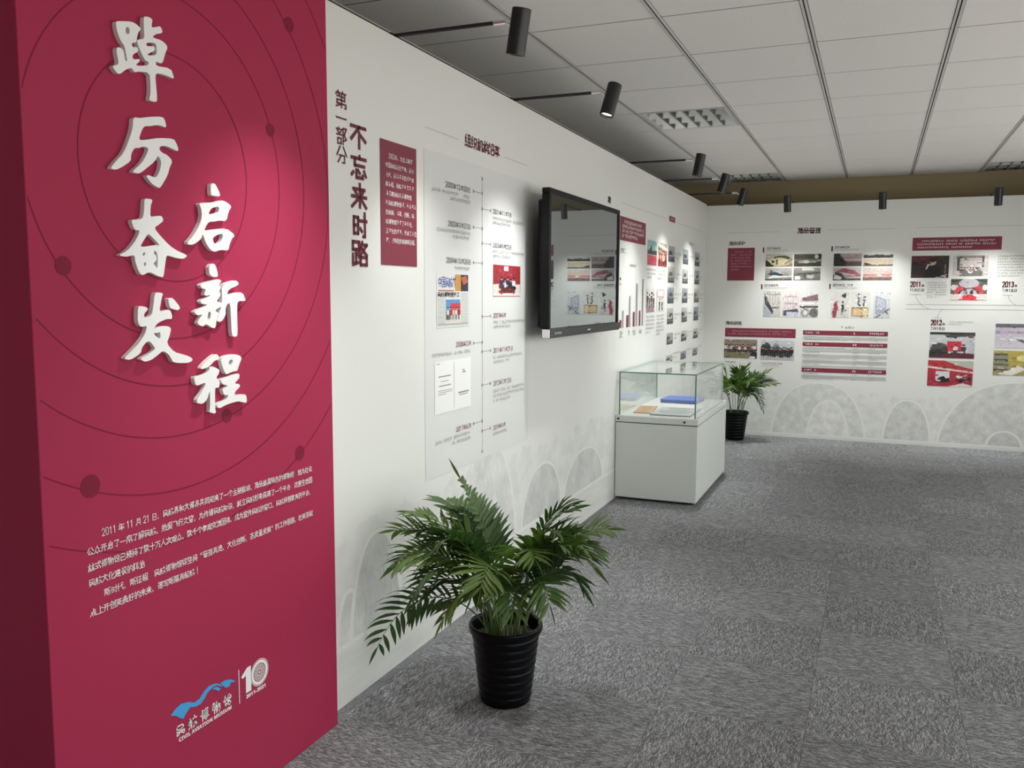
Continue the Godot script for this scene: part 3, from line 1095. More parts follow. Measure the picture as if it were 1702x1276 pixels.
func room() -> void:
	slab("wall_back", Vector3(-1.2, 0, -9.9), Vector3(4.4, 2.9, -9.72), M.tan, "tan painted room wall showing above the far panel wall")
	slab("wall_left_outer", Vector3(-1.2, 0, -9.72), Vector3(-1.05, 2.9, 4.2), M.paint, "room wall behind the left panel wall")
	slab("wall_front", Vector3(-1.2, 0, 4.0), Vector3(4.4, 2.9, 4.2), M.paint, "white room wall behind the viewer")
	# unseen window side: openings placed so sky light fills the hall from the right
	var w := setting("wall_right", "white room wall on the right, out of view, its unseen windows placed to light the hall")
	var st := mb()
	bx(st, Vector3(RIGHT_X, 0, -9.72), Vector3(RIGHT_X + 0.2, 0.55, 4.0))
	bx(st, Vector3(RIGHT_X, 2.45, -9.72), Vector3(RIGHT_X + 0.2, 2.9, 4.0))
	var z := -9.72
	for k in 5:
		var z1 := UNSEEN_WINDOW_Z + k * 2.5 if k < 4 else 4.0
		bx(st, Vector3(RIGHT_X, 0.55, z), Vector3(RIGHT_X + 0.2, 2.45, z1))
		z = z1 + 2.2
	part("masonry", st, M.paint, w)
	for k in 4:
		var zc := UNSEEN_WINDOW_Z + k * 2.5 + 1.1
		st = mb()
		for e in [-1.1, -0.4, 0.33, 1.04]:
			bx(st, Vector3(RIGHT_X + 0.07, 0.55, zc + e), Vector3(RIGHT_X + 0.12, 2.45, zc + e + 0.06))
		for y in [0.55, 2.39]:
			bx(st, Vector3(RIGHT_X + 0.072, y, zc - 1.04), Vector3(RIGHT_X + 0.118, y + 0.06, zc + 1.04))
		part("unseen_window_frame", st, M.panel, w)


func carpet() -> void:
	var fl := setting("floor", "grey streaked carpet tiles laid quarter-turned")
	var st := mb()
	bx(st, Vector3(-1.2, -0.15, -9.9), Vector3(4.4, 0.0, 4.2))
	part("screed", st, mat(lin(0.13, 0.13, 0.135), 0.95), fl)
	var mats := []
	for v in 2:
		var n := 640
		var buf := PackedFloat32Array()
		buf.resize(n * n)
		buf.fill(0.5)
		for k in 36000:
			var x := rng.randf() * n
			var y := rng.randf() * n
			var len_ := rng.randf_range(12.0, 38.0)
			var half := rng.randi_range(0, 2)
			var tone := rng.randf_range(0.28, 0.50) if rng.randf() < 0.6 else rng.randf_range(0.55, 0.82)
			var slope := rng.randf_range(-0.45, 0.45)
			for i in int(len_):
				var px := int(x + i) % n
				for j in range(half + 1):
					var py := (int(y + i * slope + j) + n) % n
					buf[py * n + px] = lerpf(buf[py * n + px], tone, 0.75)
		var bytes := PackedByteArray()
		bytes.resize(n * n * 3)
		for i in n * n:
			var g := clampf(buf[i] + rng.randf_range(-0.03, 0.03), 0.0, 1.0)
			bytes[i * 3] = int(g * 252)
			bytes[i * 3 + 1] = int(g * 252)
			bytes[i * 3 + 2] = int(minf(g * 256, 255.0))
		var tex := ImageTexture.create_from_image(Image.create_from_data(n, n, false, Image.FORMAT_RGB8, bytes))
		for tone in [1.0, 0.95]:
			var m := mat(Color(tone, tone, tone), 0.95, 0.0, 0.2)
			m.albedo_texture = tex
			m.heightmap_enabled = true
			m.heightmap_texture = tex
			m.heightmap_scale = 0.2
			mats.append(m)
	var s := mb()
	face(s, [Vector3(-0.2494, 0.004, -0.2494), Vector3(0.2494, 0.004, -0.2494), Vector3(0.2494, 0.004, 0.2494), Vector3(-0.2494, 0.004, 0.2494)], Vector3.UP, [Vector2(0, 0), Vector2(1, 0), Vector2(1, 1), Vector2(0, 1)])
	for e in [Vector3(1, 0, 0), Vector3(-1, 0, 0), Vector3(0, 0, 1), Vector3(0, 0, -1)]:
		var t := Vector3(e.z, 0, e.x) * 0.2494
		var p: Vector3 = e * 0.2494
		face(s, [p + t + Vector3(0, 0.004, 0), p - t + Vector3(0, 0.004, 0), p - t, p + t], e, [Vector2(0, 0), Vector2(1, 0), Vector2(1, 0.01), Vector2(0, 0.01)])
	var mesh := s.commit()
	for i in 8:
		for j in 20:
			var o := put("carpet_tile", mesh, mats[rng.randi() % 4], fl)
			o.position = Vector3(0.29 + 0.5 * (i - 0), 0, -9.22 + 0.5 * j)
			o.rotation.y = PI * 0.5 * ((i + j) % 2) + PI * (rng.randi() % 2)
	# cut strip along the left panel wall
	for j in 20:
		var o := put("carpet_offcut", mesh, mats[rng.randi() % 4], fl)
		o.position = Vector3(0.02, 0, -9.22 + 0.5 * j)
		o.scale = Vector3(0.08, 1, 1)


func ceiling() -> void:
	var ce := setting("ceiling", "suspended ceiling of pale square tiles in a slotted grid")
	var st := mb()
	bx(st, Vector3(-1.2, 2.75, -9.9), Vector3(4.4, 2.9, 4.2))
	part("plenum", st, M.dark, ce)
	var tile := mb()
	bx(tile, Vector3(-0.286, 0.0, -0.3195), Vector3(0.286, 0.03, 0.3195), 0.003)
	var tile_mesh := tile.commit()
	var lamps := [[0, 2], [0, 7], [4, 7]]
	var lit := [[1, -10], [4, -10]]
	for i in range(-2, 7):
		for k in range(-14, 8):
			if [i, k] in lamps or [i, k] in lit:
				continue
			if BAR_X + BAR_STEP * (i + 1) < -1.05:
				continue
			var o := put("ceiling_tile", tile_mesh, M.tile, ce)
			o.position = Vector3(BAR_X + BAR_STEP * (i + 0.5), CEIL_Y, CROSS_Z - CROSS_STEP * (k + 0.5))
	for i in range(-1, 8):
		var x := BAR_X + BAR_STEP * i
		var r := mb()
		for s in [-1, 1]:
			bx(r, Vector3(x + s * 0.0035, CEIL_Y - 0.003, -9.715), Vector3(x + s * 0.013, CEIL_Y + 0.012, 4.0))
		part("grid_runner", r, M.runner, ce)
		var g := mb()
		bx(g, Vector3(x - 0.0035, CEIL_Y - 0.0015, -9.715), Vector3(x + 0.0035, CEIL_Y + 0.012, 4.0))  # dark bar fills the slot; the slot shade is put into its colour
		part("slot_shade_bar", g, M.dark, ce)
	for k in range(-13, 9):
		var z := CROSS_Z - CROSS_STEP * k
		if z < -9.69:
			continue
		var c := mb()
		bx(c, Vector3(-1.05, CEIL_Y + 0.0015, z - 0.0035), Vector3(RIGHT_X, CEIL_Y + 0.01, z + 0.0035))  # dark strip laid in the tile gap, its shade painted as colour
		part("cross_gap_shade", c, M.joint, ce)
	# unseen lit ones behind the viewer, placed to brighten what faces this way
	for l in lit:
		ceiling_light(Vector3(BAR_X + BAR_STEP * (l[0] + 0.5), CEIL_Y, CROSS_Z - CROSS_STEP * (l[1] + 0.5)), "unseen lit louvred ceiling light behind the viewer, placed to brighten what faces it, %s side" % ("left" if l[0] == 1 else "right"), true)
	for l in lamps:
		ceiling_light(Vector3(BAR_X + BAR_STEP * (l[0] + 0.5), CEIL_Y, CROSS_Z - CROSS_STEP * (l[1] + 0.5)), {[0, 2]: "unlit louvred ceiling light nearest the camera above the television wall", [0, 7]: "louvred ceiling light at the far end above the left corner", [4, 7]: "dark louvred ceiling light at the far right edge of the ceiling"}[l])


func ceiling_light(at: Vector3, label: String, lit := false) -> void:
	var t := thing("ceiling_light", label, "ceiling light", at, "recessed louvre lights")
	var hx := 0.283
	var hz := 0.318
	var st := mb()
	bx(st, Vector3(-hx, 0.062, -hz), Vector3(hx, 0.066, hz))
	part("housing", st, M.louvre, t)
	st = mb()
	for s in [-1, 1]:
		bx(st, Vector3(s * hx, -0.001, -hz), Vector3(s * (hx - 0.016), 0.062, hz))
		bx(st, Vector3(-hx + 0.016, -0.001, s * hz), Vector3(hx - 0.016, 0.062, s * (hz - 0.022)))
	part("frame", st, M.runner, t)
	if lit:
		var l := AreaLight3D.new()
		l.name = "light"
		t.add_child(l, true)
		l.area_size = Vector2(0.54, 0.6)
		l.area_normalize_energy = false
		l.light_energy = UNSEEN_TROFFER
		l.light_color = Color(0.985, 1.0, 0.985)
		l.area_range = 16.0
		l.area_attenuation = 2.0
		l.shadow_enabled = true
		l.position.y = -0.004
		l.rotation.x = -PI / 2
	var lane := (2.0 * hz - 0.044) / 3.0
	for k in 3:
		var zc := -hz + 0.022 + lane * (k + 0.5)
		var tb := mb()
		tube(tb, [Vector3(-hx + 0.02, 0.045, zc), Vector3(hx - 0.02, 0.045, zc)], 0.008, 0.008, 10)
		part("fluorescent_tube", tb, M.unseen_lit_tube if lit else M.tube, t)
		var rf := mb()
		for s in [-1, 1]:
			var prev := Vector2(lane * 0.5, 0.0)
			for q in [Vector2(lane * 0.44, 0.02), Vector2(lane * 0.34, 0.042), Vector2(lane * 0.2, 0.058)]:
				face(rf, [Vector3(-hx + 0.016, prev.y, zc + s * prev.x), Vector3(hx - 0.016, prev.y, zc + s * prev.x), Vector3(hx - 0.016, q.y, zc + s * q.x), Vector3(-hx + 0.016, q.y, zc + s * q.x)], Vector3(0, -1, -s))
				prev = q
		part("reflector", rf, M.louvre, t)
		for j in 5:
			var bl := mb()
			var x := -hx + 0.016 + (2.0 * hx - 0.032) * (j + 1) / 6.0
			for s in [-1, 1]:
				face(bl, [Vector3(x + s * 0.005, 0.0, zc - lane * 0.48), Vector3(x + s * 0.005, 0.0, zc + lane * 0.48), Vector3(x + s * 0.0005, 0.034, zc + lane * 0.38), Vector3(x + s * 0.0005, 0.034, zc - lane * 0.38)], Vector3(s, 0, 0))
			face(bl, [Vector3(x - 0.005, 0.0, zc - lane * 0.48), Vector3(x + 0.005, 0.0, zc - lane * 0.48), Vector3(x + 0.005, 0.0, zc + lane * 0.48), Vector3(x - 0.005, 0.0, zc + lane * 0.48)], Vector3.DOWN)
			part("louvre_blade", bl, M.blade, t)


# a wall panel whose children are laid out with x along the wall, y up, z out of it
func panel_wall(called: String, label: String, at: Vector3, turn: float, u0: float, u1: float, top: float, arches: Array, ground: float, seed_: int) -> Node3D:
	var w := setting(called, label)
	w.position = at
	w.rotation.y = turn
	var st := mb()
	bx(st, Vector3(u0, 0, -0.09), Vector3(u1, top, -0.001), 0.002)
	part("panel", st, M.panel, w)
	st = mb()
	sheet(st, u0, 0.0, u1, top, 0.0)
	part("printed_wallpaper", st, photo_mat(wallpaper(u1 - u0, top, u0, arches, ground, seed_)), w, "white wallpaper with a pale grey building print")
	return w


func heading(w: Node3D, s: String, r: Array, m: Material, weight: float, called := "heading_lettering", label := "") -> void:
	var st := mb()
	var n := units(s)
	var adv: float = (r[2] - r[0]) / n
	line_text(st, s, r[0], (r[1] + r[3]) * 0.5, (r[3] - r[1]) * 0.92, adv, weight, 0.0026)
	part(called, st, m, w, label)


func rule(w: Node3D, a: Vector2, b: Vector2, width: float, m: Material, called := "rule_line") -> void:
	var st := mb()
	stroke(st, a, b, width, 0.0018)
	part(called, st, m, w)


# grey small print, lines downward from the top edge
func small_print(w: Node3D, r: Array, lines: int, m: Material, h := 0.0, right := false) -> void:
	var st := mb()
	var pitch: float = (r[3] - r[1]) / lines
	var hh := h if h > 0.0 else pitch * 0.62
	for k in lines:
		var x0: float = r[0]
		var x1: float = r[2]
		if k == lines - 1 and lines > 1:
			if right:
				x0 = lerpf(x1, x0, 0.55)
			else:
				x1 = lerpf(x0, x1, 0.55)
		line_marks(st, x0, x1, r[3] - pitch * (k + 0.5), hh, hh * 0.13, 0.0026)
	part("small_print", st, m, w)


func red_block(w: Node3D, r: Array, rows: Array, h: float, margin: Vector2, pitch: float, label: String) -> void:
	var st := mb()
	sheet(st, r[0], r[1], r[2], r[3], 0.0020)
	var o := part("text_panel", st, M.maroon, w, label)
	st = mb()
	var y: float = r[3] - margin.y
	for s in rows:
		if s is String:
			line_text(st, s, r[0] + margin.x, y, h, h * 1.12, h * 0.085, 0.0028)
		else:
			line_marks(st, r[0] + margin.x + s[0], r[0] + margin.x + s[1], y, h, h * 0.13, 0.0028)
		y -= pitch
	part("panel_text", st, M.white_ink if h > 0.015 else M.pink_ink, o)


func left_wall() -> void:
	var w := panel_wall("wall_left", "long white printed panel wall with timeline and photographs", Vector3.ZERO, PI / 2, 2.402, 9.4, WALL_TOP,
		[[2.47, 2.66, 0.43, 2.2, 0.05], [2.56, 2.95, 0.60, 2.2, 0.075], [3.36, 4.14, 0.81, 2.0, 0.045], [4.2, 4.86, 0.54, 2.4, 0.09], [4.88, 5.72, 0.5, 2.4, 0.085], [5.9, 6.7, 0.48, 2.2, 0.05], [6.9, 7.7, 0.46, 2.2, 0.05], [8.0, 8.9, 0.5, 2.2, 0.05]], 0.22, 3)
	# chapter title, set upright in two columns
	var st := mb()
	for g in [["第", 2.102, 2.154], ["一", 2.043, 2.095], ["部", 1.981, 2.034], ["分", 1.919, 1.972]]:
		glyph(st, g[0], 2.529, g[1], 0.058, g[2] - g[1], 0.0055, 0.0026)
	part("chapter_number", st, M.heading, w, "dark red upright chapter number")
	st = mb()
	for g in [["不", 1.984, 2.063], ["忘", 1.881, 1.955], ["来", 1.78, 1.858], ["时", 1.678, 1.759], ["路", 1.578, 1.657]]:
		glyph(st, g[0], 2.618, g[1], 0.089, g[2] - g[1], 0.0125, 0.0026)
	part("chapter_title", st, M.heading, w, "large bold dark red upright chapter title")
	red_block(w, [2.806, 1.583, 3.078, 2.042], ["    2002年，为全面展示", "中国民航从无到有、从小", "到大、从弱到强的光荣发", "展历程，民航总局党委决", "定筹建民航历史博物馆", "（民航博物馆）。经过不断", "的发展、改革、创新，民", "航博物馆进入了标准化、", "正规化的轨道，开启了人生", "远、独特色的发展新征程。"], 0.0175, Vector2(0.034, 0.055), 0.0345, "tall crimson text panel beside the chapter title")
	# timeline
	st = mb()
	sheet(st, 3.141, 0.70, 4.30, 2.058, 0.0010)
	part("timeline_panel", st, M.pale_panel, w, "pale grey timeline background")
	heading(w, "组织机构沿革", [3.518, 2.126, 3.903, 2.178], M.heading, 0.0068, "heading_lettering", "dark red timeline heading")
	rule(w, Vector2(3.153, 2.141), Vector2(3.458, 2.141), 0.002, M.grey_ink)
	rule(w, Vector2(3.961, 2.139), Vector2(4.262, 2.139), 0.002, M.grey_ink)
	st = mb()
	stroke(st, Vector2(3.702, 2.004), Vector2(3.704, 0.732), 0.003, 0.0018)
	for e in [[2.004, 0], [0.732, 0], [1.938, -1], [1.868, 1], [1.778, -1], [1.711, 1], [1.619, -1], [1.372, 1], [1.252, -1], [1.208, 1], [1.049, 1], [0.879, -1], [0.831, 1]]:
		ring(st, Vector2(3.702, e[0]), 0.0, 0.009, 0.0020, 12)
		if e[1] != 0:
			stroke(st, Vector2(3.702, e[0]), Vector2(3.702 + e[1] * 0.094, e[0]), 0.003, 0.0018)
			ring(st, Vector2(3.702 + e[1] * 0.094, e[0]), 0.0, 0.008, 0.0020, 12)
	part("timeline_axis", st, M.grey_ink, w, "thin vertical timeline with branching dots")
	for e in [["2000年12月20日", 3.328, 1.926, 3.572, 1.949, 0], ["2001年11月7日", 3.82, 1.857, 4.051, 1.879, 0], ["2003年3月27日", 3.35, 1.765, 3.574, 1.787, 0], ["2003年9月22日", 3.82, 1.699, 4.052, 1.720, 0], ["2004年10月26日", 3.332, 1.609, 3.577, 1.632, 0], ["2007年4月", 3.827, 1.363, 3.985, 1.385, 1], ["2008年2月", 3.422, 1.244, 3.581, 1.266, 1], ["2011年11月21日", 3.828, 1.193, 4.076, 1.216, 1], ["2012年7月12日", 3.828, 1.033, 4.056, 1.056, 1], ["2017年6月", 3.423, 0.866, 3.58, 0.888, 1], ["2019年1月", 3.829, 0.816, 3.983, 0.838, 1]]:
		heading(w, e[0], [e[1], e[2], e[3], e[4]], [M.black_ink, M.red_ink][e[5]], 0.0026, "date_lettering")
	for e in [[3.207, 1.872, 3.575, 1.915, 2, 1], [3.82, 1.803, 4.235, 1.846, 2, 0], [3.246, 1.712, 3.574, 1.755, 2, 1], [3.82, 1.648, 4.235, 1.69, 2, 0], [3.41, 1.578, 3.574, 1.598, 1, 1], [3.828, 1.306, 4.235, 1.352, 2, 0], [3.2, 1.208, 3.58, 1.230, 1, 1], [3.828, 1.136, 4.2, 1.182, 2, 0], [3.829, 0.945, 4.235, 1.018, 3, 0], [3.227, 0.808, 3.58, 0.856, 2, 1], [3.829, 0.786, 4.0, 0.806, 1, 0]]:
		small_print(w, e, e[4], M.pale_ink, 0.0155, e[5] == 1)
	st = mb()
	sheet(st, 3.244, 1.333, 3.56, 1.562, 0.0022)
	part("newspaper_print", st, photo_mat(newspaper()), w, "printed newspaper page with blue masthead and red photograph")
	st = mb()
	line_text(st, "中国民航报", 3.256, 1.527, 0.04, 0.034, 0.004, 0.0028)
	part("newspaper_masthead", st, mat(lin(0.05, 0.09, 0.35), 0.6), w, "blue handwritten newspaper masthead")
	st = mb()
	line_text(st, "民航博物馆开工", 3.25, 1.474, 0.018, 0.03, 0.0035, 0.0028)
	part("newspaper_headline", st, M.black_ink, w)
	print_picture(w, "red ceremony", [3.828, 1.465, 4.172, 1.618], "photograph of people on a red stage beside the timeline")
	st = mb()
	sheet(st, 3.224, 0.966, 3.577, 1.191, 0.0022)
	var doc := part("document_print", st, M.acrylic, w, "white two-page document print in the timeline")
	st = mb()
	stroke(st, Vector2(3.405, 0.98), Vector2(3.405, 1.18), 0.0025, 0.0026)
	for e in [[3.26, 3.37, 1.125, 0.005], [3.28, 3.35, 1.104, 0.003], [3.265, 3.37, 1.085, 0.005], [3.255, 3.385, 1.064, 0.0025], [3.255, 3.385, 1.056, 0.0025], [3.255, 3.33, 1.048, 0.0025], [3.49, 3.51, 1.14, 0.004], [3.495, 3.515, 1.13, 0.008], [3.45, 3.55, 1.04, 0.007], [3.46, 3.54, 1.03, 0.004], [3.24, 3.27, 1.18, 0.003]]:
		stroke(st, Vector2(e[0], e[2]), Vector2(e[1], e[2]), e[3], 0.0026)
	part("document_text", st, M.grey_ink, doc)
	# beyond the television: statistics and photographs
	heading(w, "藏", [5.731, 2.095, 5.80, 2.137], M.black_ink, 0.008)
	rule(w, Vector2(6.09, 2.127), Vector2(7.53, 2.129), 0.003, M.pale_ink)
	rule(w, Vector2(7.89, 2.127), Vector2(9.27, 2.132), 0.003, M.pale_ink)
	red_block(w, [6.05, 1.865, 6.786, 2.034], [[0.05, 0.62], [0.0, 0.64], [0.0, 0.63], [0.0, 0.45]], 0.024, Vector2(0.05, 0.035), 0.033, "small crimson text panel right of the television")
	red_block(w, [7.618, 2.119, 7.853, 2.166], [[0.04, 0.15]], 0.026, Vector2(0.02, 0.022), 0.03, "tiny crimson heading tab on the far left wall")
	st = mb()
	for e in [[6.06, 1.779, 6.23, 1.779], [6.06, 1.808, 6.23, 1.808]]:
		stroke(st, Vector2(e[0], e[1]), Vector2(e[2], e[3]), 0.003, 0.0024)
	line_marks(st, 6.07, 6.22, 1.793, 0.024, 0.004, 0.0026)
	line_marks(st, 6.317, 6.504, 1.693, 0.021, 0.003, 0.0026)
	part("chart_caption", st, M.grey_ink, w)
	for e in [[6.069, 6.12, 1.295], [6.255, 6.314, 1.326], [6.442, 6.495, 1.347], [6.621, 6.671, 1.356], [6.06, 6.09, 1.6]]:
		var chart := mb()
		sheet(chart, e[0], 1.237 if e[2] < 1.5 else 1.58, e[1], e[2], 0.0022)
		part("chart_bar", chart, M.maroon, w, "short crimson bar of the bar chart")
	for e in [[6.144, 6.179, 1.361], [6.327, 6.368, 1.468], [6.525, 6.574, 1.563], [6.712, 6.758, 1.599], [6.06, 6.09, 1.56]]:
		var chart := mb()
		sheet(chart, e[0], 1.237 if e[2] != 1.56 else 1.545, e[1], e[2], 0.0022)
		part("chart_bar", chart, M.grey_ink, w, "tall grey bar of the bar chart")
	st = mb()
	for e in [6.07, 6.26, 6.44, 6.63]:
		line_marks(st, e, e + 0.1, 1.19, 0.045, 0.006, 0.0026)
	part("chart_labels", st, M.grey_ink, w)
	for e in [["red square", [6.861, 1.715, 7.176, 1.914], "photograph of a red square under a teal sky"], ["crowd hall", [7.222, 1.716, 7.555, 1.914], "photograph of a crowd in a red hall"], ["desk people", [6.842, 1.335, 7.142, 1.526], "photograph of people at a desk"], ["panel people", [7.211, 1.337, 7.492, 1.526], "photograph of two people under a framed panel"]]:
		print_picture(w, e[0], e[1], e[2])
	for e in [[6.85, 1.60, 7.17, 1.695, 3], [7.23, 1.60, 7.54, 1.695, 3], [6.84, 1.16, 7.14, 1.315, 5], [7.21, 1.13, 7.49, 1.315, 6]]:
		small_print(w, e, e[4], M.pale_ink, 0.02)
	var rows := [1.765, 1.582, 1.399, 1.216, 1.034, 0.86]
	for c in 3:
		for k in 6:
			var x: float = [7.615, 8.235, 8.82][c]
			var h: float = 0.144 if k < 4 else [0.105, 0.08][k - 4]
			print_picture(w, "aircraft %d" % (c * 6 + k), [x, rows[k] + 0.004, x + 0.25, rows[k] + h], "small grey aircraft photograph in a column on the far left wall")
			small_print(w, [x + 0.27, rows[k] + 0.03, x + 0.27 + [0.3, 0.27, 0.2][c], rows[k] + 0.1], 2, M.pale_ink, 0.02)
	small_print(w, [8.5, 1.96, 8.8, 1.985], 1, M.grey_ink, 0.024)


func back_wall() -> void:
	var w := panel_wall("wall_back_panel", "white printed panel wall at the far end of the hall", Vector3(0, 0, BACK_Z), 0.0, 0.0, RIGHT_X, BACK_TOP,
		[[0.72, 1.66, 0.60, 2.6, 0.05], [1.08, 1.5, 0.42, 2.2, 0.015], [1.8, 2.26, 0.46, 2.4, 0.07], [2.3, 3.8, 0.68, 2.6, 0.07], [2.72, 3.05, 0.2, 2.2, 0.1]], 0.04, 8)
	heading(w, "藏品管理", [0.924, 2.106, 1.152, 2.163], M.heading, 0.0068, "heading_lettering", "dark red heading of the far wall")
	for r in [[0.229, 0.763, 2.129], [1.228, 1.838, 2.134], [2.02, 4.0, 2.137]]:
		rule(w, Vector2(r[0], r[2]), Vector2(r[1], r[2]), 0.003, M.pale_ink)
	heading(w, "藏品保护", [0.242, 1.999, 0.411, 2.038], M.black_ink, 0.0042)
	heading(w, "藏品研究", [0.232, 1.167, 0.397, 1.204], M.black_ink, 0.0042)
	red_block(w, [0.234, 1.631, 0.51, 1.97], [[0.04, 0.22], [0, 0.22], [0, 0.215], [0, 0.22], [0, 0.215], [0, 0.22], [0, 0.09]], 0.0145, Vector2(0.03, 0.04), 0.031, "square crimson text panel at the left of the far wall")
	red_block(w, [0.23, 1.04, 0.946, 1.133], [[0.04, 0.66], [0, 0.6]], 0.0145, Vector2(0.03, 0.032), 0.028, "wide crimson text panel low on the far wall")
	for e in [["yellow nose", [0.622, 1.773, 0.889, 1.901], "photograph of a cream aircraft nose with scaffolding"], ["green field", [0.903, 1.773, 1.168, 1.897], "photograph of an aircraft by dark green trees"], ["blue nose", [0.622, 1.632, 0.887, 1.758], "photograph of a blue-grey aircraft under a roof"], ["grey hangar", [0.904, 1.633, 1.164, 1.758], "photograph of a grey hangar with white equipment"],
			["dark tail", [1.286, 1.771, 1.548, 1.898], "photograph of a dark aircraft tail"], ["cream jet", [1.564, 1.77, 1.834, 1.889], "photograph of a cream jet before trees"], ["red canopy", [1.284, 1.631, 1.547, 1.756], "photograph of an aircraft under a red canopy"], ["pink fuselage", [1.564, 1.63, 1.83, 1.753], "photograph of a long pinkish fuselage"],
			["stairs", [0.613, 1.254, 0.787, 1.521], "photograph of dark stairs and scaffolding"], ["pink frame", [0.798, 1.255, 0.967, 1.52], "photograph of a pink steel frame"], ["two nacelles", [0.977, 1.255, 1.154, 1.518], "photograph of two engine nacelles"], ["red curtain", [1.275, 1.256, 1.449, 1.518], "photograph of a person beside a red curtain"], ["wooden case", [1.465, 1.257, 1.641, 1.518], "photograph of a wooden case with figures on top"], ["showcase row", [1.678, 1.258, 1.828, 1.52], "photograph of a grey-blue showcase"],
			["meeting", [0.224, 0.814, 0.565, 1.013], "group photograph of a meeting"], ["group outdoors", [0.602, 0.809, 0.938, 1.014], "group photograph of people in dark coats"],
			["speech", [2.0, 1.653, 2.33, 1.865], "dark red photograph of a man in a dark suit speaking"], ["stage group", [2.365, 1.667, 2.665, 1.864], "photograph of a group on a stage"], ["red arch", [2.356, 1.439, 2.666, 1.641], "photograph of a red arch and red carpet"], ["red hall", [2.198, 0.878, 2.59, 1.129], "photograph of an exhibition hall with a red block"], ["red counter", [2.194, 0.602, 2.588, 0.854], "photograph of a red wall with a picture"], ["white jet hall", [2.757, 0.99, 3.15, 1.219], "photograph of a white aircraft in a pale hall"], ["yellow shop", [2.755, 0.73, 3.15, 0.965], "photograph of a yellow shop interior"]]:
		print_picture(w, e[0], e[1], e[2])
	for e in [["2021年6月", 0.628, 1.949, 0.765, 1.971, 0.591], ["2016年2月", 1.289, 1.95, 1.43, 1.972, 1.259], ["2015年5月", 0.614, 1.57, 0.756, 1.592, 0.585], ["2021年10、11月", 1.284, 1.57, 1.476, 1.596, 1.253]]:
		heading(w, e[0], [e[1], e[2], e[3], e[4]], M.black_ink, 0.003, "date_lettering")
		var st := mb()
		sheet(st, e[5], e[4] - 0.052, e[5] + 0.014, e[4], 0.0020)
		part("date_bar", st, M.heading, w)
		small_print(w, [e[1], e[2] - 0.027, e[1] + 0.24, e[2] - 0.006], 1, M.pale_ink, 0.013)
	small_print(w, [0.231, 0.762, 0.363, 0.781], 1, M.black_ink, 0.017)
	small_print(w, [0.231, 0.735, 0.42, 0.750], 1, M.pale_ink, 0.013)
	small_print(w, [0.61, 0.758, 0.828, 0.782], 1, M.grey_ink, 0.02)
	small_print(w, [0.61, 0.735, 0.8, 0.750], 1, M.pale_ink, 0.013)
	# table of works
	small_print(w, [1.358, 1.145, 1.508, 1.168], 1, M.black_ink, 0.021)
	var st := mb()
	for r in [[1.04, 1.06], [0.915, 0.94], [0.855, 0.88], [0.795, 0.82], [0.745, 0.765], [0.64, 0.667]]:
		st = mb()
		sheet(st, 1.018, r[0] - 0.008, 1.82, r[1], 0.0014)
		part("table_band", st, M.pale_band, w, "pale grey band of the table")
	for r in [[1.076, 1.122], [0.961, 1.003], [0.694, 0.737]]:
		st = mb()
		sheet(st, 1.018, r[0], 1.82, r[1], 0.0020)
		var bar := part("table_header", st, M.maroon, w, "crimson header bar of the table")
		st = mb()
		for x in [[1.04, 1.13], [1.14, 1.18], [1.5, 1.55], [1.65, 1.79]]:
			line_marks(st, x[0], x[1], (r[0] + r[1]) * 0.5, 0.019, 0.003, 0.0026)
		part("header_text", st, M.white_ink, bar)
	st = mb()
	for y in [1.058, 1.03, 0.945, 0.9, 0.868, 0.835, 0.805, 0.775, 0.68, 0.65, 0.625]:
		line_marks(st, 1.035, 1.035 + rng.randf_range(0.12, 0.42), y, 0.012, 0.0018, 0.0026)
		line_marks(st, 1.5, 1.5 + rng.randf_range(0.03, 0.1), y, 0.012, 0.0018, 0.0026)
		line_marks(st, 1.65, 1.65 + rng.randf_range(0.03, 0.14), y, 0.012, 0.0018, 0.0026)
	part("table_text", st, M.pale_ink, w)
	# chronicle on the right
	red_block(w, [2.002, 1.915, 2.766, 2.04], [[0.04, 0.68], [0, 0.68], [0, 0.48]], 0.0165, Vector2(0.04, 0.034), 0.031, "wide crimson text panel above the 2011 photographs")
	for e in [["2011", "11月21日", 1.997, 1.566, 1.522], ["2013", "7月18日", 2.789, 1.565, 1.520], ["2012", "7月18日", 2.197, 1.196, 1.150]]:
		heading(w, e[0], [e[2], e[3], e[2] + 0.098, e[3] + 0.05], M.red_ink, 0.0085, "year_lettering", "bold dark red year")
		heading(w, "年", [e[2] + 0.102, e[3], e[2] + 0.128, e[3] + 0.024], M.red_ink, 0.0035, "year_lettering")
		heading(w, e[1], [e[2], e[4], e[2] + 0.128, e[4] + 0.027], M.black_ink, 0.0035, "date_lettering")
	small_print(w, [2.15, 1.455, 2.327, 1.617], 7, M.pale_ink, 0.0145)
	small_print(w, [2.742, 1.655, 3.1, 1.866], 8, M.pale_ink, 0.0145)
	small_print(w, [2.357, 1.195, 2.57, 1.24], 2, M.pale_ink, 0.0125)
	st = mb()
	stroke(st, Vector2(1.975, 1.394), Vector2(4.0, 1.394), 0.003, 0.0018)
	stroke(st, Vector2(1.975, 1.351), Vector2(4.0, 1.348), 0.003, 0.0018)
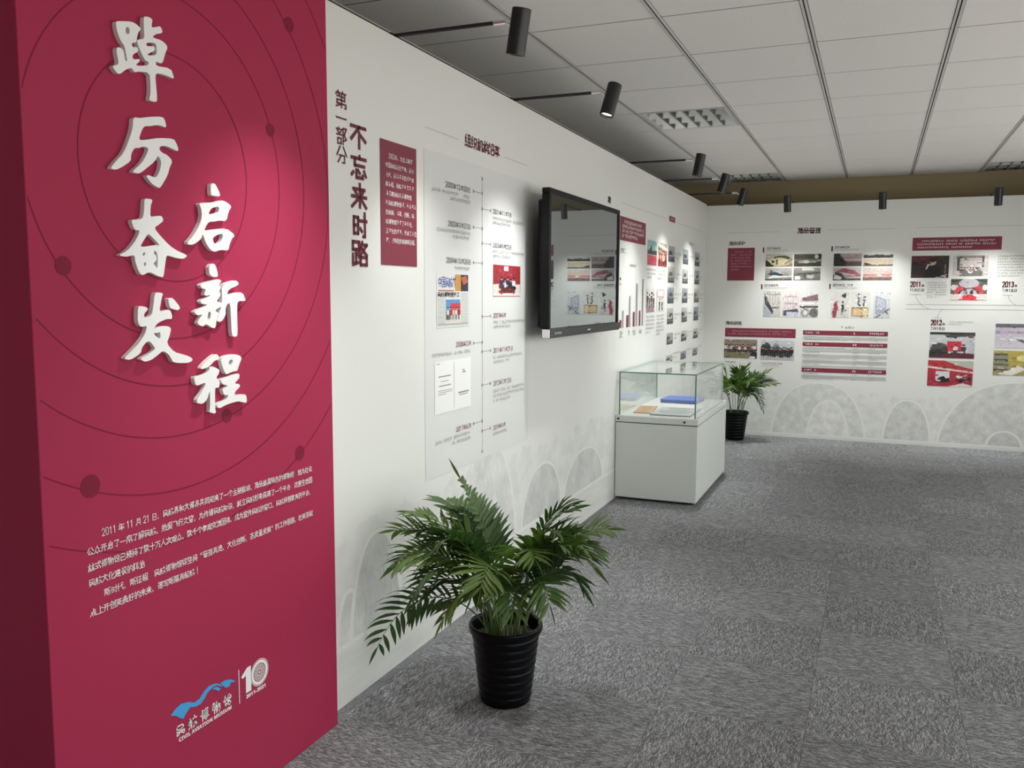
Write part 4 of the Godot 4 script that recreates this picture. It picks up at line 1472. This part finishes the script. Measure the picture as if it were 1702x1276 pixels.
	for c in [[[2.0, 1.491, 2.1, 1.491], [2.052, 1.491, 2.06, 1.455], [2.06, 1.455, 2.083, 1.42], [2.083, 1.42, 2.125, 1.375], [2.125, 1.375, 2.18, 1.351]], [[2.301, 1.349, 2.275, 1.33], [2.275, 1.33, 2.258, 1.3], [2.258, 1.3, 2.256, 1.266], [2.215, 1.266, 2.29, 1.266]], [[2.8, 1.488, 2.88, 1.488], [2.843, 1.486, 2.86, 1.44], [2.86, 1.44, 2.914, 1.395]]]:
		for s in c:
			stroke(st, Vector2(s[0], s[1]), Vector2(s[2], s[3]), 0.003, 0.0019)
	part("chronicle_line", st, M.grey_ink, w, "thin double line with curved connectors between years")


func title_board() -> void:
	var t := thing("title_board", "tall crimson title board with raised white characters at the hall entrance", "display board")
	t.position = Vector3(BOARD_X, 0, 0)
	t.rotation.y = PI / 2
	var st := mb()
	bx(st, Vector3(-BOARD_NEAR, 0.004, -0.85), Vector3(-BOARD_FAR, 2.5, 0.0), 0.0015)
	part("board", st, M.crimson, t)
	var c := Vector2(1.72, 1.785)
	var box := Rect2(-BOARD_NEAR + 0.004, 0.02, BOARD_NEAR - BOARD_FAR - 0.008, 2.4)
	for r in [0.28, 0.425, 0.545, 0.675, 0.815, 0.95]:
		for run in arcs_inside(c, r, box):
			st = mb()
			ring_arc(st, c, r - 0.0014, r + 0.0014, 0.0008, run[0], run[1])
			part("orbit_ring", st, M.crimson_dark, t)
	for p in [[1.388, 1.534, 0.021], [2.209, 2.269, 0.022], [2.11, 1.947, 0.018], [1.432, 1.034, 0.027], [2.217, 0.98, 0.023], [1.892, 1.139, 0.019]]:
		st = mb()
		ring(st, Vector2(p[0], p[1]), 0.0, p[2], 0.0011, 32)
		part("orbit_dot", st, M.crimson_dark, t)
	var say := ["top", "second", "third", "bottom", "top", "middle", "bottom"]
	for k in BRUSH_CHARACTERS.size():
		var o := brush_character(BRUSH_CHARACTERS[k])
		o.name = "raised_character"
		t.add_child(o, true)
		o.set_meta("label", "raised white brush character, %s of the %s column" % [say[k], "left" if k < 4 else "right"])
	# introduction
	st = mb()
	var rows := [["2011 年 11 月 21 日，民航界和文博界共同迎来了一个主题鲜明、藏品极具特色的博物馆。她为社会", 1.456, 0.919], ["公众开启了一扇了解民航、热爱飞行之窗，为传播民航知识、树立民航形象搭建了一个平台。这座生态园", 1.414, 0.883], ["林式博物馆已接待了数十万人次观众、数千个参观交流团体，成为宣传民航的窗口、民航科普教育的平台、", 1.414, 0.8455], ["民航文化建设的阵地。", 1.414, 0.8095], ["新时代，新征程。民航博物馆将坚持“管理再造、文化创新、高质量发展”的工作思路，在更高起", 1.456, 0.7745], ["点上开创更美好的未来，谱写新篇再起航！", 1.414, 0.7385]]
	for r in rows:
		var adv: float = (2.278 - r[1]) / units(r[0])
		if r[0].length() < 30:
			adv = 0.0186
		line_text(st, r[0], r[1], r[2], 0.0172, adv, 0.0017, 0.0012)
	part("introduction_text", st, M.white_ink, t, "small white introduction text of six lines")
	# emblem
	st = mb()
	flat(st, PackedVector2Array([Vector2(1.646, 0.384), Vector2(1.663, 0.394), Vector2(1.683, 0.399), Vector2(1.71, 0.393), Vector2(1.732, 0.381), Vector2(1.752, 0.384), Vector2(1.771, 0.398), Vector2(1.789, 0.404), Vector2(1.815, 0.4), Vector2(1.833, 0.389), Vector2(1.842, 0.378), Vector2(1.818, 0.393), Vector2(1.8, 0.393), Vector2(1.781, 0.387), Vector2(1.77, 0.376), Vector2(1.755, 0.367), Vector2(1.737, 0.368), Vector2(1.716, 0.375), Vector2(1.702, 0.367), Vector2(1.69, 0.355), Vector2(1.678, 0.363), Vector2(1.665, 0.375)]), 0.0012)
	flat(st, PackedVector2Array([Vector2(1.833, 0.392), Vector2(1.852, 0.393), Vector2(1.875, 0.386), Vector2(1.896, 0.37), Vector2(1.875, 0.377), Vector2(1.869, 0.368), Vector2(1.855, 0.369), Vector2(1.844, 0.379)]), 0.0012)
	flat(st, PackedVector2Array([Vector2(1.799, 0.39), Vector2(1.818, 0.389), Vector2(1.834, 0.376), Vector2(1.825, 0.373), Vector2(1.814, 0.382)]), 0.0012)
	part("emblem_wing", st, M.blue, t, "blue wing-shaped ribbon emblem")
	st = mb()
	var x := 1.663
	for ch in "民航博物馆":
		glyph(st, ch, x, 0.316, 0.029, 0.03, 0.0037, 0.0012)
		x += 0.0453
	part("emblem_name", st, M.white_ink, t, "white emblem name below the wing")
	emblem_text("CIVIL AVIATION MUSEUM", Vector2(1.672, 0.299), 0.202, 0.0105, t)
	emblem_text("2011-2021", Vector2(1.938, 0.300), 0.086, 0.011, t)
	st = mb()
	stroke(st, Vector2(1.909, 0.398), Vector2(1.909, 0.300), 0.0028, 0.0012)
	part("emblem_divider", st, M.white_ink, t)
	st = mb()
	flat(st, PackedVector2Array([Vector2(1.918, 0.373), Vector2(1.944, 0.392), Vector2(1.961, 0.392), Vector2(1.961, 0.317), Vector2(1.937, 0.317), Vector2(1.938, 0.370), Vector2(1.925, 0.366)]), 0.0012)
	var z := Vector2(1.999, 0.356)
	ring(st, z, 0.0385, 0.0405, 0.0012, 48)
	ring(st, z, 0.0275, 0.0365, 0.0012, 48)
	for r in [0.004, 0.0105, 0.0155, 0.0205, 0.0245]:
		ring(st, z, r - 0.0015 if r > 0.005 else 0.0, r, 0.0012, 36)
	for k in 18:
		var d := Vector2.from_angle(TAU * k / 18.0)
		stroke(st, z + d * 0.008, z + d * 0.025, 0.0016, 0.0012)
	part("emblem_numeral", st, M.white_ink, t, "white numeral ten with a patterned round medallion")


func emblem_text(s: String, at: Vector2, width: float, height: float, parent: Node3D) -> void:
	var f := SystemFont.new()
	f.font_names = PackedStringArray(["Droid Sans"])
	f.font_weight = 700
	var m := TextMesh.new()
	m.text = s
	m.font = f
	m.font_size = 64
	m.pixel_size = 0.01
	m.depth = 0.02
	m.horizontal_alignment = HORIZONTAL_ALIGNMENT_LEFT
	m.vertical_alignment = VERTICAL_ALIGNMENT_BOTTOM
	var b := m.get_aabb()
	var o := put("emblem_lettering", m, M.white_ink, parent)
	o.scale = Vector3(width / b.size.x, height / b.size.y, 0.05)
	o.position = Vector3(at.x - b.position.x * o.scale.x, at.y - b.position.y * o.scale.y, 0.001)


func smooth_outline(flat_list: Array) -> PackedVector2Array:
	var p := PackedVector2Array()
	for i in range(0, flat_list.size(), 2):
		p.append(Vector2(flat_list[i], flat_list[i + 1]) / 1000.0)
	var q := PackedVector2Array()
	for i in p.size():
		var b := p[(i + 1) % p.size()]
		q.append(p[i].lerp(b, 0.22))
		q.append(p[i].lerp(b, 0.78))
	return q


func brush_character(data: Dictionary) -> CSGCombiner3D:
	var root := CSGCombiner3D.new()
	for s in data.solid:
		var c := CSGPolygon3D.new()
		c.polygon = smooth_outline(s)
		c.depth = 0.013
		c.position.z = 0.0145
		c.material = M.acrylic
		root.add_child(c)
	for s in data.holes:
		var c := CSGPolygon3D.new()
		c.polygon = smooth_outline(s)
		c.depth = 0.05
		c.position.z = 0.03
		c.operation = CSGShape3D.OPERATION_SUBTRACTION
		c.material = M.acrylic
		root.add_child(c)
	return root


func television() -> void:
	var t := thing("television", "black wall-mounted television mirroring the far wall in its dark screen", "television", Vector3(0.0, 1.25, -4.86))
	# local axes: x out of the wall, z along the wall
	var z0 := -0.655
	var z1 := 0.655
	var top := 0.768
	var st := mb()
	bx(st, Vector3(0.0, 0.18, -0.3), Vector3(0.06, 0.6, 0.3), 0.004)
	part("wall_mount", st, M.tv_frame, t)
	st = mb()
	bx(st, Vector3(0.06, 0.05, z0 + 0.06), Vector3(0.108, top - 0.05, z1 - 0.06), 0.01)
	part("back_housing", st, M.tv_frame, t)
	st = mb()
	bx(st, Vector3(0.105, top - 0.028, z0), Vector3(0.15, top, z1), 0.004)
	bx(st, Vector3(0.105, 0.05, z0), Vector3(0.15, top - 0.028, z0 + 0.024), 0.003)
	bx(st, Vector3(0.105, 0.05, z1 - 0.024), Vector3(0.15, top - 0.028, z1), 0.003)
	part("bezel", st, M.tv_frame, t)
	st = mb()
	bx(st, Vector3(0.105, 0.0, z0), Vector3(0.156, 0.05, z1), 0.004)
	var bar := part("lower_bar", st, M.tv_bar, t, "dark grey lower bar with controls")
	st = mb()
	for k in 5:
		st = mb()
		bx(st, Vector3(0.155, 0.018, z1 - 0.07 - k * 0.022), Vector3(0.1575, 0.030, z1 - 0.082 - k * 0.022))
		part("button", st, M.silver, bar)
	st = mb()
	bx(st, Vector3(0.155, 0.02, -0.03), Vector3(0.1572, 0.028, 0.03))
	part("maker_badge", st, M.silver, bar)
	st = mb()
	bx(st, Vector3(0.112, 0.002, z1), Vector3(0.154, 0.046, z1 + 0.003), 0.001)
	part("end_cap", st, M.silver, bar)
	st = mb()
	bx(st, Vector3(0.118, 0.05, z0 + 0.022), Vector3(0.142, top - 0.026, z1 - 0.022))
	part("screen", st, M.tv_glass, t, "glossy dark screen, switched off")


func display_case() -> void:
	var t := thing("display_case", "white low museum display case with a glass cover against the left wall", "display case", Vector3(0.005, 0.004, -6.0))
	var w := 0.588
	var l := 1.24
	var st := mb()
	bx(st, Vector3(0.03, 0.0, -0.03), Vector3(w - 0.03, 0.02, -l + 0.03))
	part("plinth", st, M.dark, t)
	st = mb()
	bx(st, Vector3(0.0, 0.018, 0.0), Vector3(w, 0.561, -l), 0.003)
	part("body", st, M.case_white, t)
	st = mb()
	bx(st, Vector3(0.006, 0.561, -0.006), Vector3(w - 0.006, 0.567, -l + 0.006))
	part("shadow_gap", st, M.dark, t)
	st = mb()
	bx(st, Vector3(-0.002, 0.567, 0.002), Vector3(w + 0.002, 0.612, -l - 0.002), 0.003)
	var tray := part("tray", st, M.case_white, t, "white tray under the glass cover")
	for x in [0.02, 0.497]:
		st = mb()
		lathe(st, [Vector2(0.0, 0.006), Vector2(0.006, 0.006), Vector2(0.008, 0.004), Vector2(0.008, 0.0)], 16, Transform3D(Basis(Vector3.RIGHT, PI / 2), Vector3(x, 0.588, 0.002)))
		part("lock", st, M.screw, tray)
	# glass cover
	var x0 := 0.016
	var x1 := w - 0.02
	var z0 := -0.022
	var z1 := -l + 0.06
	var y0 := 0.612
	var y1 := 0.925
	var g := 0.008
	for p in [["front_pane", Vector3(x0 + g, y0, z0 - g), Vector3(x1 - g, y1 - g, z0)], ["back_pane", Vector3(x0 + g, y0, z1), Vector3(x1 - g, y1 - g, z1 + g)], ["side_pane", Vector3(x0, y0, z0 - g), Vector3(x0 + g, y1 - g, z1 + g)], ["side_pane", Vector3(x1 - g, y0, z0 - g), Vector3(x1, y1 - g, z1 + g)], ["top_pane", Vector3(x0 + g, y1 - g, z0 - g), Vector3(x1 - g, y1, z1 + g)]]:
		st = mb()
		bx(st, p[1], p[2])
		part(p[0], st, M.glass, t)
	st = mb()
	for z in [[z0, z0 - g], [z1, z1 + g]]:
		bx(st, Vector3(x0, y1 - g, z[0]), Vector3(x1, y1, z[1]))
		bx(st, Vector3(x0, y0, z[0]), Vector3(x0 + g, y1 - g, z[1]))
		bx(st, Vector3(x1 - g, y0, z[0]), Vector3(x1, y1 - g, z[1]))
	for x in [x0, x1 - g]:
		bx(st, Vector3(x, y1 - g, z0 - g), Vector3(x + g, y1, z1 + g))
	part("glass_edge", st, M.glass_edge, t, "green polished glass edges")
	# what lies inside
	exhibit("blue_folder", "bright blue folder lying at the back inside the glass case", "folder", Vector3(0.285, 0.616, -6.98), -0.05, Vector3(0.29, 0.03, 0.27), mat(lin(0.03, 0.12, 0.62), 0.35), mat(lin(0.02, 0.05, 0.25), 0.4))
	exhibit("open_book", "grey printed booklet lying open at the front of the glass case", "book", Vector3(0.375, 0.617, -6.30), 0.0, Vector3(0.29, 0.012, 0.42), mat(lin(0.50, 0.51, 0.52), 0.5), mat(lin(0.2, 0.2, 0.2), 0.5))
	exhibit("orange_document", "faded orange document lying at the wall side of the glass case", "document", Vector3(0.135, 0.616, -6.36), 0.12, Vector3(0.13, 0.008, 0.40), mat(lin(0.55, 0.33, 0.16), 0.6), mat(lin(0.4, 0.22, 0.1), 0.6))
	exhibit("white_sheet", "white sheet of paper lying beside the booklet in the glass case", "paper", Vector3(0.37, 0.616, -6.68), 0.0, Vector3(0.30, 0.004, 0.2), mat(lin(0.72, 0.71, 0.68), 0.6), mat(lin(0.6, 0.6, 0.58), 0.6))


func exhibit(called: String, label: String, category: String, at: Vector3, turn: float, size: Vector3, m: Material, edge: Material) -> void:
	var t := thing(called, label, category, at)
	t.rotation.y = turn
	var h := size / 2.0
	var st := mb()
	bx(st, Vector3(-h.x, 0.0, -h.z), Vector3(h.x, size.y * 0.7, h.z), 0.001)
	part("pages", st, edge, t)
	st = mb()
	bx(st, Vector3(-h.x - 0.002, size.y * 0.7, -h.z - 0.002), Vector3(h.x + 0.002, size.y, h.z + 0.002), 0.001)
	var top := part("cover", st, m, t)
	if called == "open_book" or called == "orange_document":
		st = mb()
		for k in 9:
			var z := h.z - 0.05 - k * size.z * 0.095
			var hw := h.x * rng.randf_range(0.35, 0.8)
			bx(st, Vector3(-hw, size.y, z), Vector3(hw, size.y + 0.0006, z - size.z * rng.randf_range(0.012, 0.04)))
		part("print", st, edge, top)


# --- wall-top spotlights ---------------------------------------------------------
func spotlight(base: Vector3, out_dir: Vector3, reach: float, head: Vector3, aim: Vector3, label: String, energy: float, cone := 42.0) -> void:
	var t := thing("spotlight", label, "spotlight", base, "black spotlights on arms along the wall tops")
	var st := mb()
	bx(st, Vector3(-0.02, -0.008, -0.02) - out_dir * 0.03, Vector3(0.02, 0.008, 0.02) - out_dir * 0.03, 0.002)
	part("clamp", st, M.black_metal, t)
	st = mb()
	tube(st, [-out_dir * 0.05, out_dir * (reach - 0.055)], 0.0075, 0.0075, 12)
	part("arm", st, M.black_metal, t)
	st = mb()
	tube(st, [out_dir * (reach - 0.058), out_dir * (reach - 0.012)], 0.0095, 0.0085, 12)
	tube(st, [out_dir * (reach - 0.012), head - base], 0.005, 0.005, 10)
	part("swivel_joint", st, M.silver, t, "silver swivel joint")
	var d := aim.normalized()
	var up := Vector3(0, 0, 1) if absf(d.z) < 0.9 else Vector3.RIGHT
	var ba := Basis.looking_at(d, up)
	var tr := Transform3D(ba * Basis(Vector3.RIGHT, PI / 2), head - base)
	st = mb()
	var r := 0.034
	lathe(st, [Vector2(0.0, 0.078), Vector2(r - 0.003, 0.078), Vector2(r - 0.0008, 0.077), Vector2(r, 0.075)], 32, tr)
	lathe(st, [Vector2(r, 0.075), Vector2(r, -0.078)], 32, tr)
	lathe(st, [Vector2(r, -0.078), Vector2(r - 0.003, -0.078)], 32, tr)
	lathe(st, [Vector2(r - 0.003, -0.078), Vector2(r - 0.006, -0.066)], 32, tr)
	var body := part("lamp_head", st, M.black_metal, t)
	st = mb()
	lathe(st, [Vector2(0.0, -0.066), Vector2(r - 0.005, -0.066)], 32, tr)
	part("lamp_lens", st, M.lens, body, "glowing lens")
	var l := SpotLight3D.new()
	l.name = "beam"
	t.add_child(l, true)
	l.transform = Transform3D(ba, head - base + d * 0.072)
	l.light_color = Color(0.985, 1.0, 0.985)
	l.light_energy = energy
	l.light_size = 0.024
	l.spot_range = 14.0
	l.spot_attenuation = 2.0
	l.spot_angle = cone
	l.spot_angle_attenuation = 1.0
	l.shadow_enabled = true


func spotlights() -> void:
	var aims := [Vector3(-0.20, -0.98, 0.0), Vector3(-0.20, -0.98, -0.10), Vector3(-0.20, -0.95, 0.2), Vector3(-0.17, -0.98, 0.03), Vector3(-0.26, -0.96, 0.05), Vector3(-0.25, -0.96, 0.05)]
	var zs := [-2.06, -2.94, -4.10, -6.335, -7.42, -8.505]
	var say := ["black spotlight on an arm above the crimson title board", "largest black spotlight on an arm, nearest along the left wall", "second black spotlight along the left wall with its bright lens showing", "third black spotlight along the left wall, beyond the television", "fourth black spotlight along the left wall, overlapping the far ceiling light", "fifth black spotlight along the left wall, nearest the far corner"]
	for k in 6:
		spotlight(Vector3(0.0 if k else BOARD_X, WALL_TOP + 0.0085 if k else 2.512, zs[k]), Vector3.RIGHT, 0.455, Vector3(0.492, 2.398, zs[k]) if k else Vector3(0.52, 2.45, zs[k]), aims[k], say[k], SPOT_ENERGY * [1.0, 0.6, 1.15, 1.15, 1.2, 1.2][k], 37.0 if k == 0 else 42.0)
	var xs := [0.862, 1.714, 2.665, 3.55]
	var told := ["black spotlight on the far wall nearest the left corner", "black spotlight in the middle of the far wall", "black spotlight at the right end of the far wall", "black spotlight on the far wall beyond the right edge"]
	for k in 4:
		spotlight(Vector3(xs[k], BACK_TOP + 0.0085, BACK_Z), Vector3(0, 0, 1), 0.44, Vector3(xs[k], 2.362, BACK_Z + 0.47), Vector3(0.02, -0.97, -0.20), told[k], SPOT_ENERGY * 1.1)


# --- palms -------------------------------------------------------------------------
# each frond: where its tip ends (from the pot's foot), how high its bow rises, length of the leaflets, droop
const FRONDS_NEAR := [
	[-0.18, 0.80, 0.0, 0.10, 0.12, 0.15, 0.25], [-0.42, 0.60, 0.06, 0.16, 0.10, 0.4, 0.7], [-0.46, 0.17, 0.13, 0.30, 0.11, 1.1, 1.0], [0.25, 0.73, -0.02, 0.14, 0.085, 0.5], [0.36, 0.66, -0.06, 0.14, 0.09, 0.6], [0.31, 0.49, 0.08, 0.2, 0.12, 1.0, -0.8],
	[-0.30, 0.68, -0.12, 0.14, 0.11, 0.3], [-0.33, 0.52, 0.20, 0.2, 0.115, 0.7], [-0.15, 0.62, 0.22, 0.18, 0.12, 0.7], [0.04, 0.50, 0.17, 0.16, 0.11, 0.6], [0.18, 0.60, 0.18, 0.18, 0.12, 0.7], [-0.20, 0.66, -0.10, 0.14, 0.11, 0.4],
	[0.22, 0.62, -0.12, 0.14, 0.12, 0.6], [-0.36, 0.42, -0.06, 0.22, 0.11, 0.8], [-0.24, 0.44, 0.24, 0.24, 0.11, 0.9], [0.28, 0.55, -0.16, 0.2, 0.115, 0.7], [0.02, 0.50, 0.26, 0.22, 0.12, 0.9], [-0.22, 0.60, 0.10, 0.16, 0.12, 0.5],
	[0.22, 0.66, 0.05, 0.16, 0.115, 0.6], [0.30, 0.60, 0.02, 0.16, 0.12, 0.8], [-0.12, 0.58, -0.05, 0.12, 0.11, 0.3], [0.12, 0.48, 0.0, 0.14, 0.11, 0.5], [-0.36, 0.66, 0.02, 0.14, 0.11, 0.5], [-0.27, 0.56, -0.16, 0.18, 0.12, 0.6], [0.24, 0.46, 0.20, 0.2, 0.11, 0.9], [-0.05, 0.44, 0.18, 0.16, 0.10, 0.7],
	[-0.28, 0.36, 0.16, 0.24, 0.11, 1.0, 0.6], [0.12, 0.42, 0.22, 0.2, 0.11, 0.9], [-0.14, 0.36, 0.22, 0.2, 0.11, 1.0], [-0.38, 0.50, 0.10, 0.2, 0.12, 0.8, 0.5], [0.34, 0.56, 0.06, 0.2, 0.12, 0.9, -0.5], [-0.14, 0.62, 0.08, 0.14, 0.12, 0.5], [0.20, 0.72, -0.06, 0.14, 0.11, 0.6], [-0.30, 0.62, 0.08, 0.16, 0.12, 0.6, 0.4], [0.26, 0.62, 0.10, 0.18, 0.12, 0.8, -0.4]]
const FRONDS_FAR := [
	[0.38, 0.60, 0.06, 0.12, 0.10, 0.6], [0.30, 0.71, 0.0, 0.10, 0.10, 0.4], [0.28, 0.34, 0.10, 0.3, 0.08, 1.0], [0.10, 0.74, 0.1, 0.12, 0.12, 0.4], [0.16, 0.62, 0.2, 0.16, 0.13, 0.6], [0.25, 0.52, 0.14, 0.2, 0.12, 0.8], [0.02, 0.70, -0.05, 0.12, 0.12, 0.4],
	[-0.12, 0.72, 0.05, 0.12, 0.12, 0.5], [-0.25, 0.6, 0.08, 0.16, 0.12, 0.6], [-0.18, 0.5, 0.2, 0.2, 0.12, 0.8], [0.0, 0.56, 0.24, 0.18, 0.13, 0.8], [0.2, 0.66, -0.08, 0.12, 0.12, 0.5], [0.06, 0.6, 0.1, 0.14, 0.12, 0.5], [-0.05, 0.62, 0.14, 0.14, 0.12, 0.5], [0.32, 0.62, -0.05, 0.14, 0.12, 0.7], [0.13, 0.5, 0.22, 0.18, 0.12, 0.8], [0.22, 0.58, 0.06, 0.14, 0.12, 0.7]]


func potted_palm(at: Vector3, fronds: Array, seed_: int, label: String) -> void:
	var t := thing("potted_palm", label, "potted plant", at, "palms in ribbed black pots")
	rng.seed = seed_
	var prof := [Vector2(0.0, 0.0), Vector2(0.084, 0.0), Vector2(0.091, 0.006)]
	for k in 67:
		var f := k / 66.0
		var y := 0.012 + 0.243 * f
		var rib := pow(absf(sin(f * PI * 8.0)), 0.55)
		prof.append(Vector2(lerpf(0.092, 0.121, f) + 0.0062 * rib - 0.0035, y))
	prof.append_array([Vector2(0.122, 0.258), Vector2(0.131, 0.262), Vector2(0.1345, 0.27), Vector2(0.1345, 0.284), Vector2(0.131, 0.29), Vector2(0.125, 0.29), Vector2(0.120, 0.28), Vector2(0.116, 0.235)])
	var st := mb()
	lathe(st, prof, 48)
	part("pot", st, M.pot, t, "ribbed black plastic pot")
	st = mb()
	lathe(st, [Vector2(0.0, 0.246), Vector2(0.06, 0.243), Vector2(0.118, 0.238)], 32)
	part("soil", st, M.soil, t)
	for k in fronds.size():
		frond(t, fronds[k], k)


func frond(t: Node3D, f: Array, k: int) -> void:
	var tip := Vector3(f[0], f[1], f[2])
	var flat_dir := Vector3(f[0], 0, f[2])
	var a := atan2(f[2], f[0]) + rng.randf_range(-0.5, 0.5)
	var rr := rng.randf_range(0.015, 0.07)
	var base := Vector3(cos(a) * rr, 0.235, sin(a) * rr)
	var p1 := base + Vector3(flat_dir.x * 0.12, (tip.y - 0.235) * 0.55 + f[3] * 0.7, flat_dir.z * 0.12)
	var p2 := base.lerp(tip, 0.72) + Vector3(0, f[3] * 0.9, 0)
	var pts := []
	for i in 17:
		var s := i / 16.0
		pts.append(base.bezier_interpolate(p1, p2, tip, s))
	var st := mb()
	tube(st, pts, 0.0034, 0.0010, 6)
	var o := part("frond", st, M.stalk, t)
	st = mb()
	var pairs := 13
	var roll: float = (f[6] if f.size() > 6 else rng.randf_range(-0.45, 0.45))
	for i in pairs:
		var s := lerpf(0.36, 0.97, i / (pairs - 1.0))
		for side in [-1.0, 1.0]:
			var ss := clampf(s + side * 0.012 + rng.randf_range(-0.008, 0.008), 0.0, 1.0)
			var p := base.bezier_interpolate(p1, p2, tip, ss)
			var tg := (base.bezier_interpolate(p1, p2, tip, minf(ss + 0.02, 1.0)) - base.bezier_interpolate(p1, p2, tip, ss - 0.02)).normalized()
			var lat := tg.cross(Vector3.UP)
			if lat.length() < 0.2:
				lat = tg.cross(Vector3(-f[2], 0, f[0]).normalized())
			lat = lat.normalized().rotated(tg, roll) * side
			var nrm: Vector3 = lat.cross(tg).normalized() * side
			if nrm.y < 0.0:
				nrm = -nrm
			var size: float = f[4] * (0.55 + 0.75 * sin(PI * clampf(0.15 + 0.8 * (s - 0.36) / 0.61, 0.0, 1.0))) * rng.randf_range(0.85, 1.15)
			var spread := lerpf(1.05, 0.75, (s - 0.36) / 0.61)
			if f[5] < 0.2:
				spread = 1.9
			var dir: Vector3 = (lat * spread + tg * maxf(0.35, 1.15 - spread * 0.5) + nrm * rng.randf_range(-0.05, 0.25)).normalized()
			leaflet(st, p, dir, tg, size, 0.011 + 0.062 * size, f[5] * rng.randf_range(0.6, 1.2))
	leaflet(st, tip, (tip - pts[14]).normalized(), Vector3.UP, f[4] * 0.75, 0.011, f[5] * 0.6)
	part("leaflets", st, M["leaf%d" % (k % 3)], o)


func leaflet(st: SurfaceTool, p: Vector3, dir: Vector3, tg: Vector3, length: float, width: float, droop: float) -> void:
	var n := 5
	var mid := []
	var d := dir
	var q := p
	for i in n + 1:
		mid.append([q, d])
		q = q + d * (length / n)
		d = (d + Vector3.DOWN * droop * 0.30 / n * (1.0 + i)).normalized()
	var w := PackedFloat32Array([0.18, 0.8, 1.0, 0.86, 0.5, 0.02])
	var across := []
	for i in n + 1:
		var dd: Vector3 = mid[i][1]
		var c := dd.cross(tg.cross(dd)).normalized() if dd.cross(tg).length() > 0.05 else dd.cross(Vector3.UP).normalized()
		# blade lies roughly in the plane of the stalk and its own run
		c = (tg - dd * tg.dot(dd))
		if c.length() < 0.05:
			c = dd.cross(Vector3.UP)
		c = c.normalized()
		across.append(c * width * 0.5 * w[i])
	for i in n:
		for s in [-1.0, 1.0]:
			var keel0: Vector3 = across[i].cross(mid[i][1]).normalized() * across[i].length() * 0.25
			var keel1: Vector3 = across[i + 1].cross(mid[i + 1][1]).normalized() * across[i + 1].length() * 0.25
			var a0: Vector3 = mid[i][0]
			var a1: Vector3 = mid[i + 1][0]
			var b0: Vector3 = a0 + across[i] * s + keel0
			var b1: Vector3 = a1 + across[i + 1] * s + keel1
			var nn: Vector3 = (b0 - a0).cross(a1 - a0).normalized()
			if nn.y < 0.0:
				nn = -nn
			face(st, [a0, b0, b1, a1], nn)
